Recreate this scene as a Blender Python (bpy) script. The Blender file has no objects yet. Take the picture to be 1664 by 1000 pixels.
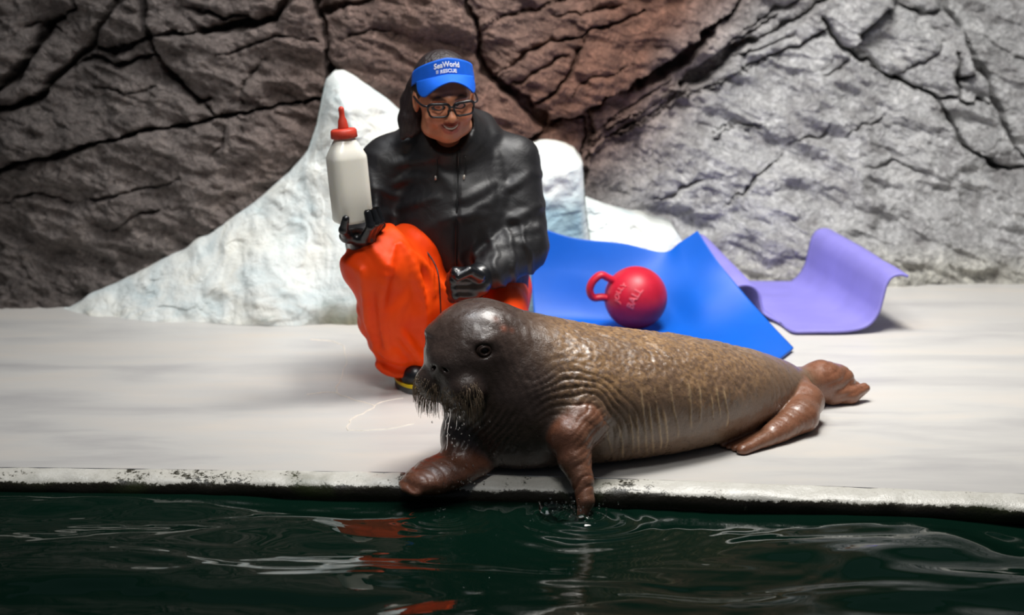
import bpy, math, random
import numpy as np
from mathutils import Vector, Matrix

random.seed(7)
rng = np.random.default_rng(11)
scene = bpy.context.scene
C = scene.collection

# ------------------------------------------------------------------ camera
FPX = 3000.0
CAM_H = 1.33
PITCH = math.atan(657.0 / FPX)
cam_d = bpy.data.cameras.new('camera')
cam_d.sensor_width = 36.0
cam_d.lens = FPX / 1664.0 * 36.0
cam_d.clip_end = 60
cam_d.dof.use_dof = True
cam_d.dof.focus_distance = 4.42
cam_d.dof.aperture_fstop = 2.8
cam = bpy.data.objects.new('camera', cam_d)
cam.location = (0, 0, CAM_H)
cam.rotation_euler = (math.pi / 2 - PITCH, 0, 0)
C.objects.link(cam)
scene.camera = cam

# ------------------------------------------------------------------ world, lights, exposure
w = bpy.data.worlds.new('world')
scene.world = w
w.use_nodes = True
w.node_tree.nodes['Background'].inputs[0].default_value = (0.75, 0.85, 1.0, 1)
w.node_tree.nodes['Background'].inputs[1].default_value = 0.06


def area(name, loc, target, size, energy, col=(1, 1, 1), size_y=None, spread=180):
    l = bpy.data.lights.new(name, 'AREA')
    l.energy = energy
    l.size = size
    l.color = col
    l.spread = math.radians(spread)
    if size_y:
        l.shape = 'RECTANGLE'
        l.size_y = size_y
    o = bpy.data.objects.new(name, l)
    o.location = loc
    d = Vector(target) - Vector(loc)
    o.rotation_euler = d.to_track_quat('-Z', 'Y').to_euler()
    C.objects.link(o)
    return o


area('key_lamp', (0.75, 5.0, 3.2), (0.8, 5.1, 0), 0.9, 52, (1.0, 0.97, 0.92), spread=120)
area('left_lamp', (-0.45, 4.9, 3.3), (-0.5, 5.2, 0), 1.2, 22, (0.93, 0.96, 1.0), spread=130)
area('front_lamp', (-0.3, 3.0, 3.3), (-0.15, 5.4, 0.75), 0.7, 9, (1.0, 0.98, 0.95), spread=70)
area('wall_lamp', (0.8, 4.5, 3.5), (0.9, 6.6, 0.55), 0.7, 15, (1.0, 0.98, 0.96), spread=80)

vs = scene.view_settings
vs.view_transform = 'Standard'
vs.look = 'None'
vs.exposure = 0.0
vs.gamma = 1.0
vs.use_curve_mapping = False


# ------------------------------------------------------------------ projection helpers (photo pixel -> place)
def P(px, py, Y):
    """point of the ray through photo pixel (px,py) at world depth Y"""
    a = (px - 832) / FPX
    b = -(py - 500) / FPX
    c, s = math.cos(PITCH), math.sin(PITCH)
    d = np.array([a, c + b * s, -s + b * c])
    t = Y / d[1]
    return np.array([d[0] * t, Y, CAM_H + d[2] * t])


def G(px, py, z=0.0):
    a = (px - 832) / FPX
    b = -(py - 500) / FPX
    c, s = math.cos(PITCH), math.sin(PITCH)
    d = np.array([a, c + b * s, -s + b * c])
    t = (z - CAM_H) / d[2]
    return np.array([d[0] * t, d[1] * t, z])


def to_px(p):
    x, y, z = p[..., 0], p[..., 1], p[..., 2] - CAM_H
    c, s = math.cos(PITCH), math.sin(PITCH)
    dep = y * c - z * s
    up = y * s + z * c
    return 832 + FPX * x / dep, 500 - FPX * up / dep


def srgb(r, g, b):
    f = lambda v: ((v / 255) / 12.92) if v / 255 <= 0.04045 else ((v / 255 + 0.055) / 1.055) ** 2.4
    return (f(r), f(g), f(b), 1.0)


# ------------------------------------------------------------------ numpy noise
def _hash(i, j, k):
    h = (i * 374761393 + j * 668265263 + k * 2147483647) & 0xFFFFFFFF
    h = ((h ^ (h >> 13)) * 1274126177) & 0xFFFFFFFF
    h = ((h ^ (h >> 16)) * 2246822519) & 0xFFFFFFFF
    return ((h ^ (h >> 15)) & 0xFFFFFF) / float(0xFFFFFF)


def noise(p, scale=1.0, seed=0):
    q = np.asarray(p, float) * scale + seed * 17.31 + 1000.0
    i = np.floor(q).astype(np.int64)
    f = q - i
    f = f * f * f * (f * (f * 6 - 15) + 10)
    r = 0
    for dx in (0, 1):
        wx = f[..., 0] if dx else 1 - f[..., 0]
        for dy in (0, 1):
            wy = f[..., 1] if dy else 1 - f[..., 1]
            for dz in (0, 1):
                wz = f[..., 2] if dz else 1 - f[..., 2]
                r = r + wx * wy * wz * _hash(i[..., 0] + dx, i[..., 1] + dy, i[..., 2] + dz)
    return r * 2 - 1


def fbm(p, scale=1.0, octaves=4, seed=0, gain=0.5):
    a, s, r = 1.0, scale, 0
    for o in range(octaves):
        r = r + a * noise(p, s, seed + o)
        a *= gain
        s *= 2.03
    return r


def sstep(a, b, x):
    t = np.clip((x - a) / (b - a), 0, 1)
    return t * t * (3 - 2 * t)


# ------------------------------------------------------------------ mesh helpers
def link(o, parent=None):
    C.objects.link(o)
    if parent is not None:
        o.parent = parent
        o.matrix_parent_inverse = parent.matrix_world.inverted() if False else Matrix.Identity(4)
    return o


def mesh_obj(name, V, F, mat, parent=None, smooth=True, cols=None):
    """V world coordinates; things with an origin get it by recenter()"""
    V = np.asarray(V, np.float32)
    me = bpy.data.meshes.new(name)
    if isinstance(F, np.ndarray):
        n = F.shape[1]
        me.vertices.add(len(V))
        me.vertices.foreach_set('co', V.ravel())
        me.loops.add(F.size)
        me.loops.foreach_set('vertex_index', F.astype(np.int32).ravel())
        me.polygons.add(len(F))
        me.polygons.foreach_set('loop_start', np.arange(0, F.size, n, dtype=np.int32))
        me.update(calc_edges=True)
        me.validate()
    else:
        me.from_pydata(V.tolist(), [], F)
        me.update()
    if smooth:
        me.polygons.foreach_set('use_smooth', np.ones(len(me.polygons), bool))
    if cols is not None:
        at = me.color_attributes.new('Col', 'FLOAT_COLOR', 'POINT')
        c4 = np.ones((len(V), 4), np.float32)
        c4[:, :cols.shape[1]] = cols
        at.data.foreach_set('color', c4.ravel())
    if mat is not None:
        me.materials.append(mat)
    o = bpy.data.objects.new(name, me)
    link(o, parent)
    return o


def tag(o, label=None, cat=None, group=None, kind=None):
    if label: o['label'] = label
    if cat: o['category'] = cat
    if group: o['group'] = group
    if kind: o['kind'] = kind
    return o


def empty(name, loc):
    o = bpy.data.objects.new(name, None)
    o.location = loc
    o.empty_display_size = 0.05
    C.objects.link(o)
    return o


def adopt(parent, *obs):
    """parent meshes built in world coordinates to a thing's Empty"""
    for o in obs:
        o.parent = parent
        o.matrix_parent_inverse = Matrix.Translation(-Vector(parent.location))


def grid_faces(nu, nv, wrap_u=False):
    F = []
    i = np.arange(nu if wrap_u else nu - 1)
    j = np.arange(nv - 1)
    I, J = np.meshgrid(i, j, indexing='ij')
    I2 = (I + 1) % nu
    return np.stack([I * nv + J, I2 * nv + J, I2 * nv + J + 1, I * nv + J + 1], -1).reshape(-1, 4)


def tube(pts, radii, nseg=8, caps=True):
    pts = np.asarray(pts, float)
    n = len(pts)
    radii = np.broadcast_to(np.asarray(radii, float), (n,))
    T = np.gradient(pts, axis=0)
    T /= np.linalg.norm(T, axis=1)[:, None] + 1e-12
    up = np.array([0, 0, 1.0]) if abs(T[0][2]) < 0.9 else np.array([1.0, 0, 0])
    N = np.cross(T[0], up); N /= np.linalg.norm(N)
    V = []
    a = np.linspace(0, 2 * math.pi, nseg, endpoint=False)
    for i in range(n):
        N = N - T[i] * np.dot(N, T[i]); N /= np.linalg.norm(N) + 1e-12
        B = np.cross(T[i], N)
        V.append(pts[i] + radii[i] * (np.cos(a)[:, None] * N + np.sin(a)[:, None] * B))
    V = np.concatenate(V)
    F = []
    for i in range(n - 1):
        for k in range(nseg):
            k2 = (k + 1) % nseg
            F.append((i * nseg + k, i * nseg + k2, (i + 1) * nseg + k2, (i + 1) * nseg + k))
    if caps:
        F.append(tuple(range(nseg))[::-1])
        F.append(tuple((n - 1) * nseg + k for k in range(nseg)))
    return V, F


def merge(parts):
    V, F, o = [], [], 0
    for v, f in parts:
        V.append(np.asarray(v)); F += [tuple(int(i) + o for i in q) for q in f]
        o += len(v)
    return np.concatenate(V), F


def smooth_path(pts, n):
    """Catmull-Rom through the points"""
    pts = np.asarray(pts, float)
    m = len(pts)
    t = np.linspace(0, m - 1, n)
    i = np.clip(np.floor(t).astype(int), 0, m - 2)
    f = (t - i)[:, None]
    p0 = pts[np.clip(i - 1, 0, m - 1)]; p1 = pts[i]; p2 = pts[i + 1]; p3 = pts[np.clip(i + 2, 0, m - 1)]
    return 0.5 * (2 * p1 + (p2 - p0) * f + (2 * p0 - 5 * p1 + 4 * p2 - p3) * f ** 2 + (3 * p1 - p0 - 3 * p2 + p3) * f ** 3)


def sphere(c, r, nu=20, nv=12):
    r = np.broadcast_to(np.asarray(r, float), (3,))
    V = [(0, 0, 1)]
    for j in range(1, nv):
        t = math.pi * j / nv
        for i in range(nu):
            a = 2 * math.pi * i / nu
            V.append((math.sin(t) * math.cos(a), math.sin(t) * math.sin(a), math.cos(t)))
    V.append((0, 0, -1))
    F = []
    for i in range(nu):
        F.append((0, 1 + i, 1 + (i + 1) % nu))
        for j in range(nv - 2):
            b = 1 + j * nu
            F.append((b + i, b + nu + i, b + nu + (i + 1) % nu, b + (i + 1) % nu))
        b = 1 + (nv - 2) * nu
        F.append((len(V) - 1, b + (i + 1) % nu, b + i))
    return np.array(V) * r + np.asarray(c, float), F


# ------------------------------------------------------------------ implicit surfaces
def smin(a, b, k):
    h = np.clip(0.5 + 0.5 * (b - a) / k, 0, 1)
    return b + (a - b) * h - k * h * (1 - h)


def smax(a, b, k):
    return -smin(-a, -b, k)


def cap(p, a, b, ra, rb):
    a = np.asarray(a, float); b = np.asarray(b, float)
    ab = b - a
    t = np.clip(((p - a) @ ab) / (ab @ ab), 0, 1)
    return np.linalg.norm(p - a - t[:, None] * ab, axis=1) - (ra + t * (rb - ra))


def chain(p, pts, rad, k=0.02):
    d = None
    for i in range(len(pts) - 1):
        e = cap(p, pts[i], pts[i + 1], rad[i], rad[i + 1])
        d = e if d is None else smin(d, e, k)
    return d


def ell(p, c, r, R=None):
    q = p - np.asarray(c, float)
    if R is not None:
        q = q @ R
    r = np.broadcast_to(np.asarray(r, float), (3,))
    k0 = np.linalg.norm(q / r, axis=1)
    k1 = np.linalg.norm(q / (r * r), axis=1) + 1e-9
    return k0 * (k0 - 1) / k1


def rot(rx=0, ry=0, rz=0):
    m = Matrix.Rotation(rz, 3, 'Z') @ Matrix.Rotation(ry, 3, 'Y') @ Matrix.Rotation(rx, 3, 'X')
    return np.array(m)


def nets(fn, lo, hi, h, axes=None):
    """surface nets on a (possibly uneven) grid, evaluated only near the surface"""
    if axes is None:
        axes = [np.arange(lo[i], hi[i] + h, h) for i in range(3)]
    B = 4
    axes = [np.concatenate([a, a[-1] + (a[-1] - a[-2]) * np.arange(1, (-len(a)) % B + 1)]) if len(a) % B else a for a in axes]
    n = [len(a) for a in axes]
    ctr = [a.reshape(-1, B).mean(1) for a in axes]
    half = [(a.reshape(-1, B)[:, -1] - a.reshape(-1, B)[:, 0]) / 2 for a in axes]
    cx, cy, cz = np.meshgrid(*ctr, indexing='ij')
    hx, hy, hz = np.meshgrid(*half, indexing='ij')
    rad = np.sqrt(hx ** 2 + hy ** 2 + hz ** 2)
    Dc = fn(np.stack([cx, cy, cz], -1).reshape(-1, 3)).reshape(cx.shape)
    act = np.abs(Dc) < rad * 2.2 + 0.004
    Fv = np.repeat(np.repeat(np.repeat(Dc, B, 0), B, 1), B, 2)
    A = np.repeat(np.repeat(np.repeat(act, B, 0), B, 1), B, 2)
    idx = np.argwhere(A)
    pts = np.stack([axes[k][idx[:, k]] for k in range(3)], -1)
    out = np.empty(len(pts))
    for s in range(0, len(pts), 400000):
        out[s:s + 400000] = fn(pts[s:s + 400000])
    Fv[A] = out
    ins = Fv < 0
    c = ins[:-1, :-1, :-1].astype(np.int8)
    tot = np.zeros_like(c)
    for dx in (0, 1):
        for dy in (0, 1):
            for dz in (0, 1):
                tot += ins[dx:n[0] - 1 + dx, dy:n[1] - 1 + dy, dz:n[2] - 1 + dz]
    cells = np.argwhere((tot > 0) & (tot < 8))
    vid = -np.ones(tot.shape, np.int64)
    vid[cells[:, 0], cells[:, 1], cells[:, 2]] = np.arange(len(cells))
    acc = np.zeros((len(cells), 3)); cnt = np.zeros(len(cells))
    corners = [(dx, dy, dz) for dx in (0, 1) for dy in (0, 1) for dz in (0, 1)]
    for a in corners:
        for ax in range(3):
            if a[ax] == 0:
                b = list(a); b[ax] = 1
                ia = cells + np.array(a); ib = cells + np.array(b)
                fa = Fv[ia[:, 0], ia[:, 1], ia[:, 2]]; fb = Fv[ib[:, 0], ib[:, 1], ib[:, 2]]
                m = (fa < 0) != (fb < 0)
                t = fa[m] / (fa[m] - fb[m])
                pa = np.stack([axes[k][ia[m][:, k]] for k in range(3)], -1)
                pb = np.stack([axes[k][ib[m][:, k]] for k in range(3)], -1)
                acc[m] += pa + t[:, None] * (pb - pa)
                cnt[m] += 1
    V = acc / cnt[:, None]
    faces = []
    for ax in range(3):
        sl0 = [slice(None)] * 3; sl1 = [slice(None)] * 3
        sl0[ax] = slice(0, -1); sl1[ax] = slice(1, None)
        d = ins[tuple(sl0)] != ins[tuple(sl1)]
        e = np.argwhere(d)
        u, v = (ax + 1) % 3, (ax + 2) % 3
        ok = (e[:, u] > 0) & (e[:, v] > 0) & (e[:, u] < n[u] - 1) & (e[:, v] < n[v] - 1)
        e = e[ok]
        def cell(du, dv):
            q = e.copy(); q[:, u] -= du; q[:, v] -= dv
            return vid[q[:, 0], q[:, 1], q[:, 2]]
        quad = np.stack([cell(1, 1), cell(0, 1), cell(0, 0), cell(1, 0)], -1)
        flip = ~ins[e[:, 0], e[:, 1], e[:, 2]]
        quad[flip] = quad[flip][:, ::-1]
        faces.append(quad)
    F = np.concatenate(faces)
    F = F[(F >= 0).all(1)]
    return V, F


def vnormals(V, F):
    n = np.cross(V[F[:, 2]] - V[F[:, 0]], V[F[:, 3]] - V[F[:, 1]])
    N = np.zeros_like(V)
    for k in range(4):
        for a in range(3):
            N[:, a] += np.bincount(F[:, k], n[:, a], len(V))
    return N / (np.linalg.norm(N, axis=1)[:, None] + 1e-12)


# ------------------------------------------------------------------ materials
class NT:
    def __init__(s, name):
        s.m = bpy.data.materials.new(name); s.m.use_nodes = True
        s.t = s.m.node_tree; s.b = s.t.nodes['Principled BSDF']
        s.co = s.t.nodes.new('ShaderNodeTexCoord')
    def n(s, typ, **kw):
        o = s.t.nodes.new(typ)
        for k, v in kw.items():
            if k in o.inputs: o.inputs[k].default_value = v
            else: setattr(o, k, v)
        return o
    def l(s, a, b): s.t.links.new(a, b)
    def noise(s, scale, detail=5, rough=0.55, dist=0.0, stretch=None):
        o = s.n('ShaderNodeTexNoise', Scale=scale, Detail=detail, Roughness=rough, Distortion=dist)
        src = s.co.outputs['Object']
        if stretch:
            mp = s.n('ShaderNodeMapping'); mp.inputs['Scale'].default_value = stretch
            s.l(src, mp.inputs[0]); src = mp.outputs[0]
        s.l(src, o.inputs['Vector'])
        return o.outputs['Fac']
    def ramp(s, fac, stops):
        o = s.n('ShaderNodeValToRGB')
        e = o.color_ramp.elements
        while len(e) < len(stops): e.new(0.5)
        for q, (p, c) in zip(e, stops): q.position = p; q.color = c if len(c) == 4 else (*c, 1)
        s.l(fac, o.inputs[0])
        return o.outputs[0]
    def mix(s, a, b, fac, typ='MIX'):
        o = s.n('ShaderNodeMix', data_type='RGBA', blend_type=typ)
        for v, i in ((fac, 0), (a, 6), (b, 7)):
            if hasattr(v, 'is_linked'): s.l(v, o.inputs[i])
            else: o.inputs[i].default_value = v
        return o.outputs[2]
    def math(s, op, a, b=0.0):
        o = s.n('ShaderNodeMath', operation=op)
        for v, i in ((a, 0), (b, 1)):
            if hasattr(v, 'is_linked'): s.l(v, o.inputs[i])
            else: o.inputs[i].default_value = v
        return o.outputs[0]
    def bump(s, h, strength=0.3, dist=0.01):
        o = s.n('ShaderNodeBump', Strength=strength, Distance=dist)
        s.l(h, o.inputs['Height']); s.l(o.outputs[0], s.b.inputs['Normal'])
        return o
    def attr(s, name='Col'):
        return s.n('ShaderNodeVertexColor', layer_name=name).outputs[0]
    def set(s, **kw):
        for k, v in kw.items():
            k = k.replace('_', ' ')
            if hasattr(v, 'is_linked'): s.l(v, s.b.inputs[k])
            else: s.b.inputs[k].default_value = v
        return s


def plain(name, col, rough=0.5, spec=0.5, var=0.12, scale=30, bump=0.0, bdist=0.002, metal=0.0, **kw):
    t = NT(name)
    f = t.noise(scale)
    c1 = tuple(max(0, c * (1 - var)) for c in col[:3]) + (1,)
    c2 = tuple(min(1, c * (1 + var)) for c in col[:3]) + (1,)
    t.set(Base_Color=t.ramp(f, [(0.3, c1), (0.7, c2)]), Roughness=rough, Specular_IOR_Level=spec, Metallic=metal)
    if bump: t.bump(f, bump, bdist)
    for k, v in kw.items(): t.set(**{k: v})
    return t.m

# ================================================================== THE SETTING
# ---- rock wall
def rock_mat():
    t = NT('painted_rock')
    base = t.attr()
    n1 = t.noise(9, 8, 0.65, 0.6)
    n2 = t.noise(60, 6, 0.7, 1.2)
    n3 = t.noise(26, 5, 0.6, 2.5)
    v = t.ramp(n1, [(0.3, (0.52, 0.5, 0.5)), (0.55, (1, 1, 1)), (0.75, (1.3, 1.28, 1.25))])
    v2 = t.ramp(n3, [(0.3, (0.55, 0.55, 0.57)), (0.5, (1, 1, 1)), (0.68, (1.55, 1.55, 1.55))])
    c = t.mix(base, v, 1.0, 'MULTIPLY')
    c = t.mix(c, v2, 0.8, 'MULTIPLY')
    h = t.math('ADD', t.math('MULTIPLY', n3, 0.95), t.math('MULTIPLY', n2, 0.35))
    t.set(Base_Color=c, Roughness=0.72, Specular_IOR_Level=0.35)
    t.bump(h, 0.9, 0.022)
    return t.m


ROCK = rock_mat()

CR = [
    ([(-500, -45), (0, -48), (500, -44), (1000, -50), (1500, -44), (2200, -48)], 5, .04), ([(-62, -60), (-58, 200), (-66, 420), (-60, 560)], 5, .04), ([(1742, -60), (1738, 300), (1745, 520)], 5, .04),
    # cracks of the rock face: photo trace, width px, depth m
    ([(-60, 215), (0, 180), (23, 172), (68, 151), (109, 112), (138, 86), (148, 73), (156, 49), (180, 21), (200, -5), (215, -60)], 9, .07),
    ([(-40, 165), (10, 138), (39, 109), (52, 88), (78, 42), (99, 31)], 12, .09),
    ([(99, 31), (120, 10), (126, -40)], 5, .05),
    ([(146, 81), (182, 86), (242, 65), (250, 62)], 6, .05),
    ([(226, -50), (229, 0), (237, 31), (247, 60), (255, 88), (270, 107), (294, 133), (322, 164), (338, 162)], 8, .06),
    ([(322, 164), (345, 185), (352, 196)], 4, .03),
    ([(328, 47), (374, 41), (447, 31), (458, 13), (470, -8), (480, -40)], 10, .08),
    ([(247, 60), (290, 52), (328, 47)], 4, .03),
    ([(300, 3), (364, 26), (447, 29)], 5, .035),
    ([(-60, 290), (36, 263), (94, 255), (156, 234), (229, 221), (322, 200), (395, 185), (458, 166), (520, 153), (545, 150)], 6, .05),
    ([(500, -40), (510, 0), (525, 31), (536, 62), (533, 114), (526, 150), (522, 200)], 7, .055),
    ([(521, 19), (574, 6), (602, -2), (640, -40)], 6, .045),
    ([(190, 102), (250, 88)], 7, .05), ([(120, 112), (150, 100), (190, 102)], 4, .03),
    ([(745, -45), (755, 0), (771, 31), (775, 50), (780, 81), (789, 109), (805, 128), (827, 147), (852, 166), (871, 184), (892, 203)], 11, .075),
    ([(777, 47), (824, 28), (896, 9), (917, 0), (960, -40)], 5, .04),
    ([(808, 122), (849, 97), (899, 69), (955, 59), (1000, 37), (1040, 20)], 4, .03),
    ([(852, 163), (883, 161), (917, 131), (933, 109), (949, 81), (960, 60)], 5, .035),
    ([(820, 150), (870, 120), (900, 100), (930, 92)], 3, .02),
    ([(835, 520), (838, 300), (855, 240), (864, 228), (892, 206), (949, 184), (1000, 156), (1037, 134), (1096, 101), (1155, 50), (1193, 4), (1220, -45)], 7, .06),
    ([(1040, 138), (1070, 122), (1098, 106), (1128, 82), (1152, 58)], 15, .10),
    ([(1104, 145), (1138, 122), (1168, 104), (1195, 86), (1225, 64)], 15, .10),
    ([(1225, 64), (1270, 42), (1310, 18), (1350, -10), (1380, -45)], 6, .05),
    ([(1195, 60), (1240, 30), (1290, 5), (1330, -30)], 5, .04),
    ([(940, 300), (947, 254), (961, 223), (953, 189)], 8, .06),
    ([(947, 254), (1012, 218), (1109, 160), (1190, 124), (1280, 80), (1343, 45)], 4, .04),
    ([(961, 229), (1012, 201), (1060, 170), (1100, 148)], 4, .03),
    ([(1165, 226), (1185, 212), (1203, 203), (1220, 204), (1245, 210)], 5, .045),
    ([(970, 240), (1020, 208), (1075, 178), (1120, 150)], 3, .02), ([(965, 215), (1010, 190), (1050, 160), (1090, 135)], 3, .022), ([(1150, 100), (1190, 72), (1230, 45), (1275, 20)], 3.5, .03), ([(1130, 135), (1180, 108), (1240, 75), (1290, 52)], 3.5, .03),
    ([(900, 30), (950, 22), (1010, 5)], 3, .018), ([(930, 150), (980, 125), (1040, 100)], 3, .015), ([(560, 60), (600, 45), (640, 50)], 3, .015), ([(150, 140), (200, 150), (255, 140)], 3, .015), ([(330, 90), (390, 80), (450, 60), (520, 62)], 3, .02), ([(395, 185), (400, 130), (440, 90)], 3, .018), ([(20, 60), (60, 40), (110, 60)], 3, .02), ([(1290, 230), (1330, 215), (1350, 195)], 3, .02), ([(1060, 330), (1120, 300), (1150, 296)], 3, .018), ([(1400, 270), (1450, 262), (1500, 275)], 3, .015), ([(1590, 60), (1640, 90), (1700, 100)], 3, .018), ([(180, 380), (220, 350), (280, 330)], 3, .015),
    ([(1180, 336), (1192, 330), (1228, 288), (1247, 269), (1280, 255)], 4, .035),
    ([(1330, 30), (1343, 41), (1358, 67), (1384, 84), (1430, 115), (1478, 137), (1516, 158)], 6, .05),
    ([(1384, 84), (1396, 53), (1430, 24), (1449, 12), (1452, -45)], 5, .04),
    ([(1449, 6), (1468, 14), (1511, 22), (1535, 17)], 6, .045),
    ([(1520, -45), (1535, 10), (1559, 43), (1583, 101), (1602, 154), (1626, 197), (1664, 259), (1720, 330), (1760, 420)], 9, .08),
    ([(1550, 82), (1547, 130), (1559, 161), (1598, 166)], 5, .035),
    ([(1550, 127), (1570, 120), (1583, 113)], 7, .045),
    ([(1516, 158), (1547, 150)], 4, .03),
    ([(1516, 158), (1564, 230), (1588, 250), (1622, 276), (1660, 270)], 5, .04),
    ([(1334, 134), (1377, 96), (1384, 84)], 3, .02), ([(1377, 221), (1434, 187)], 3, .02),
    ([(1454, 120), (1500, 100), (1535, 58)], 3, .018),
    ([(130, 330), (180, 318), (240, 300), (290, 285)], 3, .015), ([(0, 330), (60, 318), (130, 330)], 3, .015),
    ([(345, 250), (360, 240), (372, 205)], 3, .015),
]


def wall_base(X, Z):
    y = 6.06 + 0.50 * sstep(-0.15, 0.75, X)
    lean = 0.10 + 0.20 * sstep(0.2, 1.2, X)
    over = -0.10 * sstep(0.7, 1.5, Z) * (1 - sstep(-0.3, 0.3, X))      # the left face hangs over a little
    return y + lean * Z + over


def build_wall():
    xs = np.concatenate([np.linspace(-3.2, -2.0, 40, endpoint=False), np.arange(-2.0, 2.2, 0.0052), np.linspace(2.2, 3.4, 40)])
    zs = np.concatenate([np.arange(-0.02, 1.25, 0.0052), np.linspace(1.25, 2.7, 60)[1:]])
    X, Z = np.meshgrid(xs, zs, indexing='ij')
    Y = wall_base(X, Z)
    p3 = np.stack([X, Y, Z], -1)
    px, py = to_px(p3)
    wob = np.stack([X, Z * 0, Z], -1)
    jx = px + 7 * noise(wob, 9, 3) + 4.5 * noise(wob, 26, 4) + 2 * noise(wob, 60, 14)
    jy = py + 7 * noise(wob, 9, 5) + 4.5 * noise(wob, 26, 6) + 2 * noise(wob, 60, 16)
    depth = np.zeros_like(X)
    barrier = np.zeros(X.shape, bool)
    side = np.zeros_like(X)
    for pts, wd, dp in CR:
        pts = np.array(pts, float)
        best = np.full(X.shape, 1e9); par = np.zeros(X.shape); wd = wd * 1.25; dp = dp * 1.3
        cum = 0.0; tot = np.linalg.norm(np.diff(pts, axis=0), axis=1).sum()
        for a, b in zip(pts[:-1], pts[1:]):
            m = (jx > min(a[0], b[0]) - 60) & (jx < max(a[0], b[0]) + 60) & (jy > min(a[1], b[1]) - 60) & (jy < max(a[1], b[1]) + 60)
            if not m.any():
                cum += np.linalg.norm(b - a); continue
            ab = b - a
            qx, qy = jx[m] - a[0], jy[m] - a[1]
            t = np.clip((qx * ab[0] + qy * ab[1]) / (ab @ ab), 0, 1)
            d = np.hypot(qx - t * ab[0], qy - t * ab[1])
            seg_t = (cum + t * np.linalg.norm(ab)) / tot
            nearer = d < best[m]
            tmp = par[m]; tmp[nearer] = seg_t[nearer]; par[m] = tmp
            best[m] = np.minimum(best[m], d)
            cum += np.linalg.norm(ab)
        wv = wd * (0.95 + 0.7 * noise(wob, 12, 9))
        if wd < 6.5:
            tp = np.clip(np.minimum(par, 1 - par) * 4, 0.12, 1); wv = wv * (0.45 + 0.55 * tp); dp = dp * tp
        prof = dp * (1 - sstep(wv * 0.15, wv * 0.7, best)) + 0.012 * (1 - sstep(0, wv * 1.7, best)) * (1 + noise(wob, 11, 19))
        depth = np.maximum(depth, prof)
        if wd >= 4.5: barrier |= best < max(wd * 0.34, 2.9)
    # slabs = connected pieces between the cracks
    lab = np.zeros(X.shape, np.int32)
    nl = 0
    S = 1
    free = ~barrier
    nx, nz = X.shape
    vis = (px > -40) & (px < 1704) & (py > -40)
    flat_free = free.ravel().tolist()
    labf = [0] * (nx * nz)
    seeds = np.argwhere(free & vis)[::97]
    sizes = {}
    for s in seeds:
        k0 = int(s[0] * nz + s[1])
        if labf[k0]: continue
        nl += 1; cnt = 0
        st = [k0]; labf[k0] = nl
        while st:
            k = st.pop(); cnt += 1
            i, j = divmod(k, nz)
            if i > 0 and flat_free[k - nz] and not labf[k - nz]: labf[k - nz] = nl; st.append(k - nz)
            if i < nx - 1 and flat_free[k + nz] and not labf[k + nz]: labf[k + nz] = nl; st.append(k + nz)
            if j > 0 and flat_free[k - 1] and not labf[k - 1]: labf[k - 1] = nl; st.append(k - 1)
            if j < nz - 1 and flat_free[k + 1] and not labf[k + 1]: labf[k + 1] = nl; st.append(k + 1)
        sizes[nl] = cnt
    lab = np.array(labf, np.int32).reshape(nx, nz)
    # relief
    q = np.stack([X, Z * 0, Z], -1)
    qs = np.stack([X * 0.75 - Z * 0.45, Z * 0, (Z + 0.35 * X) * 2.0], -1)    # strata rising to the right
    ridge = 1 - np.abs(fbm(qs, 4.2, 4, 40))
    rel = 0.030 * fbm(q, 2.2, 3, 20) + 0.022 * fbm(q, 6.0, 4, 30) + 0.045 * ridge + 0.02 * (np.round(fbm(qs, 3.4, 3, 44) * 3) / 3) + 0.007 * fbm(q, 26, 3, 50)
    off = np.zeros_like(X)
    for l, cnt in sizes.items():
        if cnt < 500: continue
        m = lab == l
        r = np.random.default_rng(l)
        if cnt < 95000:
            cxx, czz = X[m].mean(), Z[m].mean()
            tx, tz = r.uniform(-.22, .22), r.uniform(-.25, .2)
            off[m] = r.uniform(-.02, .03) + tx * np.clip(X[m] - cxx, -.2, .2) + tz * np.clip(Z[m] - czz, -.2, .2)
    # hollow shelf, raised toe
    Yn = Y - rel - off + depth
    # colour of the painted stone
    brown = np.array(srgb(118, 84, 70)[:3]); dark = np.array(srgb(112, 104, 100)[:3]); grey = np.array(srgb(186, 186, 186)[:3])
    pale = np.array(srgb(196, 194, 182)[:3])
    nb = fbm(q, 1.7, 3, 60)
    wb = np.exp(-((px - 960 - 0.55 * (200 - py)) / 230.0) ** 2) * sstep(330, 200, py) + 0.45 * np.exp(-((px - 640) / 200.0) ** 2)
    wg = sstep(1000, 1300, px + 0.9 * (py - 150) + 90 * nb)
    col = dark[None, None] * (1 + 0.25 * nb[..., None])
    wb = np.clip(wb * (1 + .3 * nb), 0, 1)[..., None]
    col = col * (1 - wb) + brown * wb
    wg = np.clip(wg, 0, 1)[..., None]
    col = col * (1 - wg) + grey * wg
    toe = (sstep(0.16, 0.02, Z + 0.04 * nb) * 0.75 * sstep(-0.1, 0.5, X))[..., None]
    col = col * (1 - toe) + pale * toe
    V = np.stack([X, Yn, Z], -1).reshape(-1, 3)
    F = grid_faces(nx, nz)[:, ::-1]
    cl = col.reshape(-1, 3)
    fl = lab.ravel()[F]
    flab = np.where((fl == fl[:, :1]).all(1), fl[:, 0], 0)
    big = [l for l, c in sizes.items() if 500 <= c < 95000]

    def sub(name, m, parent):
        f = F[m]
        u, inv = np.unique(f, return_inverse=True)
        return mesh_obj(name, V[u], inv.reshape(-1, 4), ROCK, parent, cols=cl[u])
    rest = ~np.isin(flab, big)
    wall = sub('wall_back', rest, None)
    tag(wall, 'fissured artificial rock wall behind the deck, brown at its middle and pale grey at right', kind='structure')
    for l in big:
        sub('rock_slab', flab == l, wall)
    return len(big)


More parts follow.
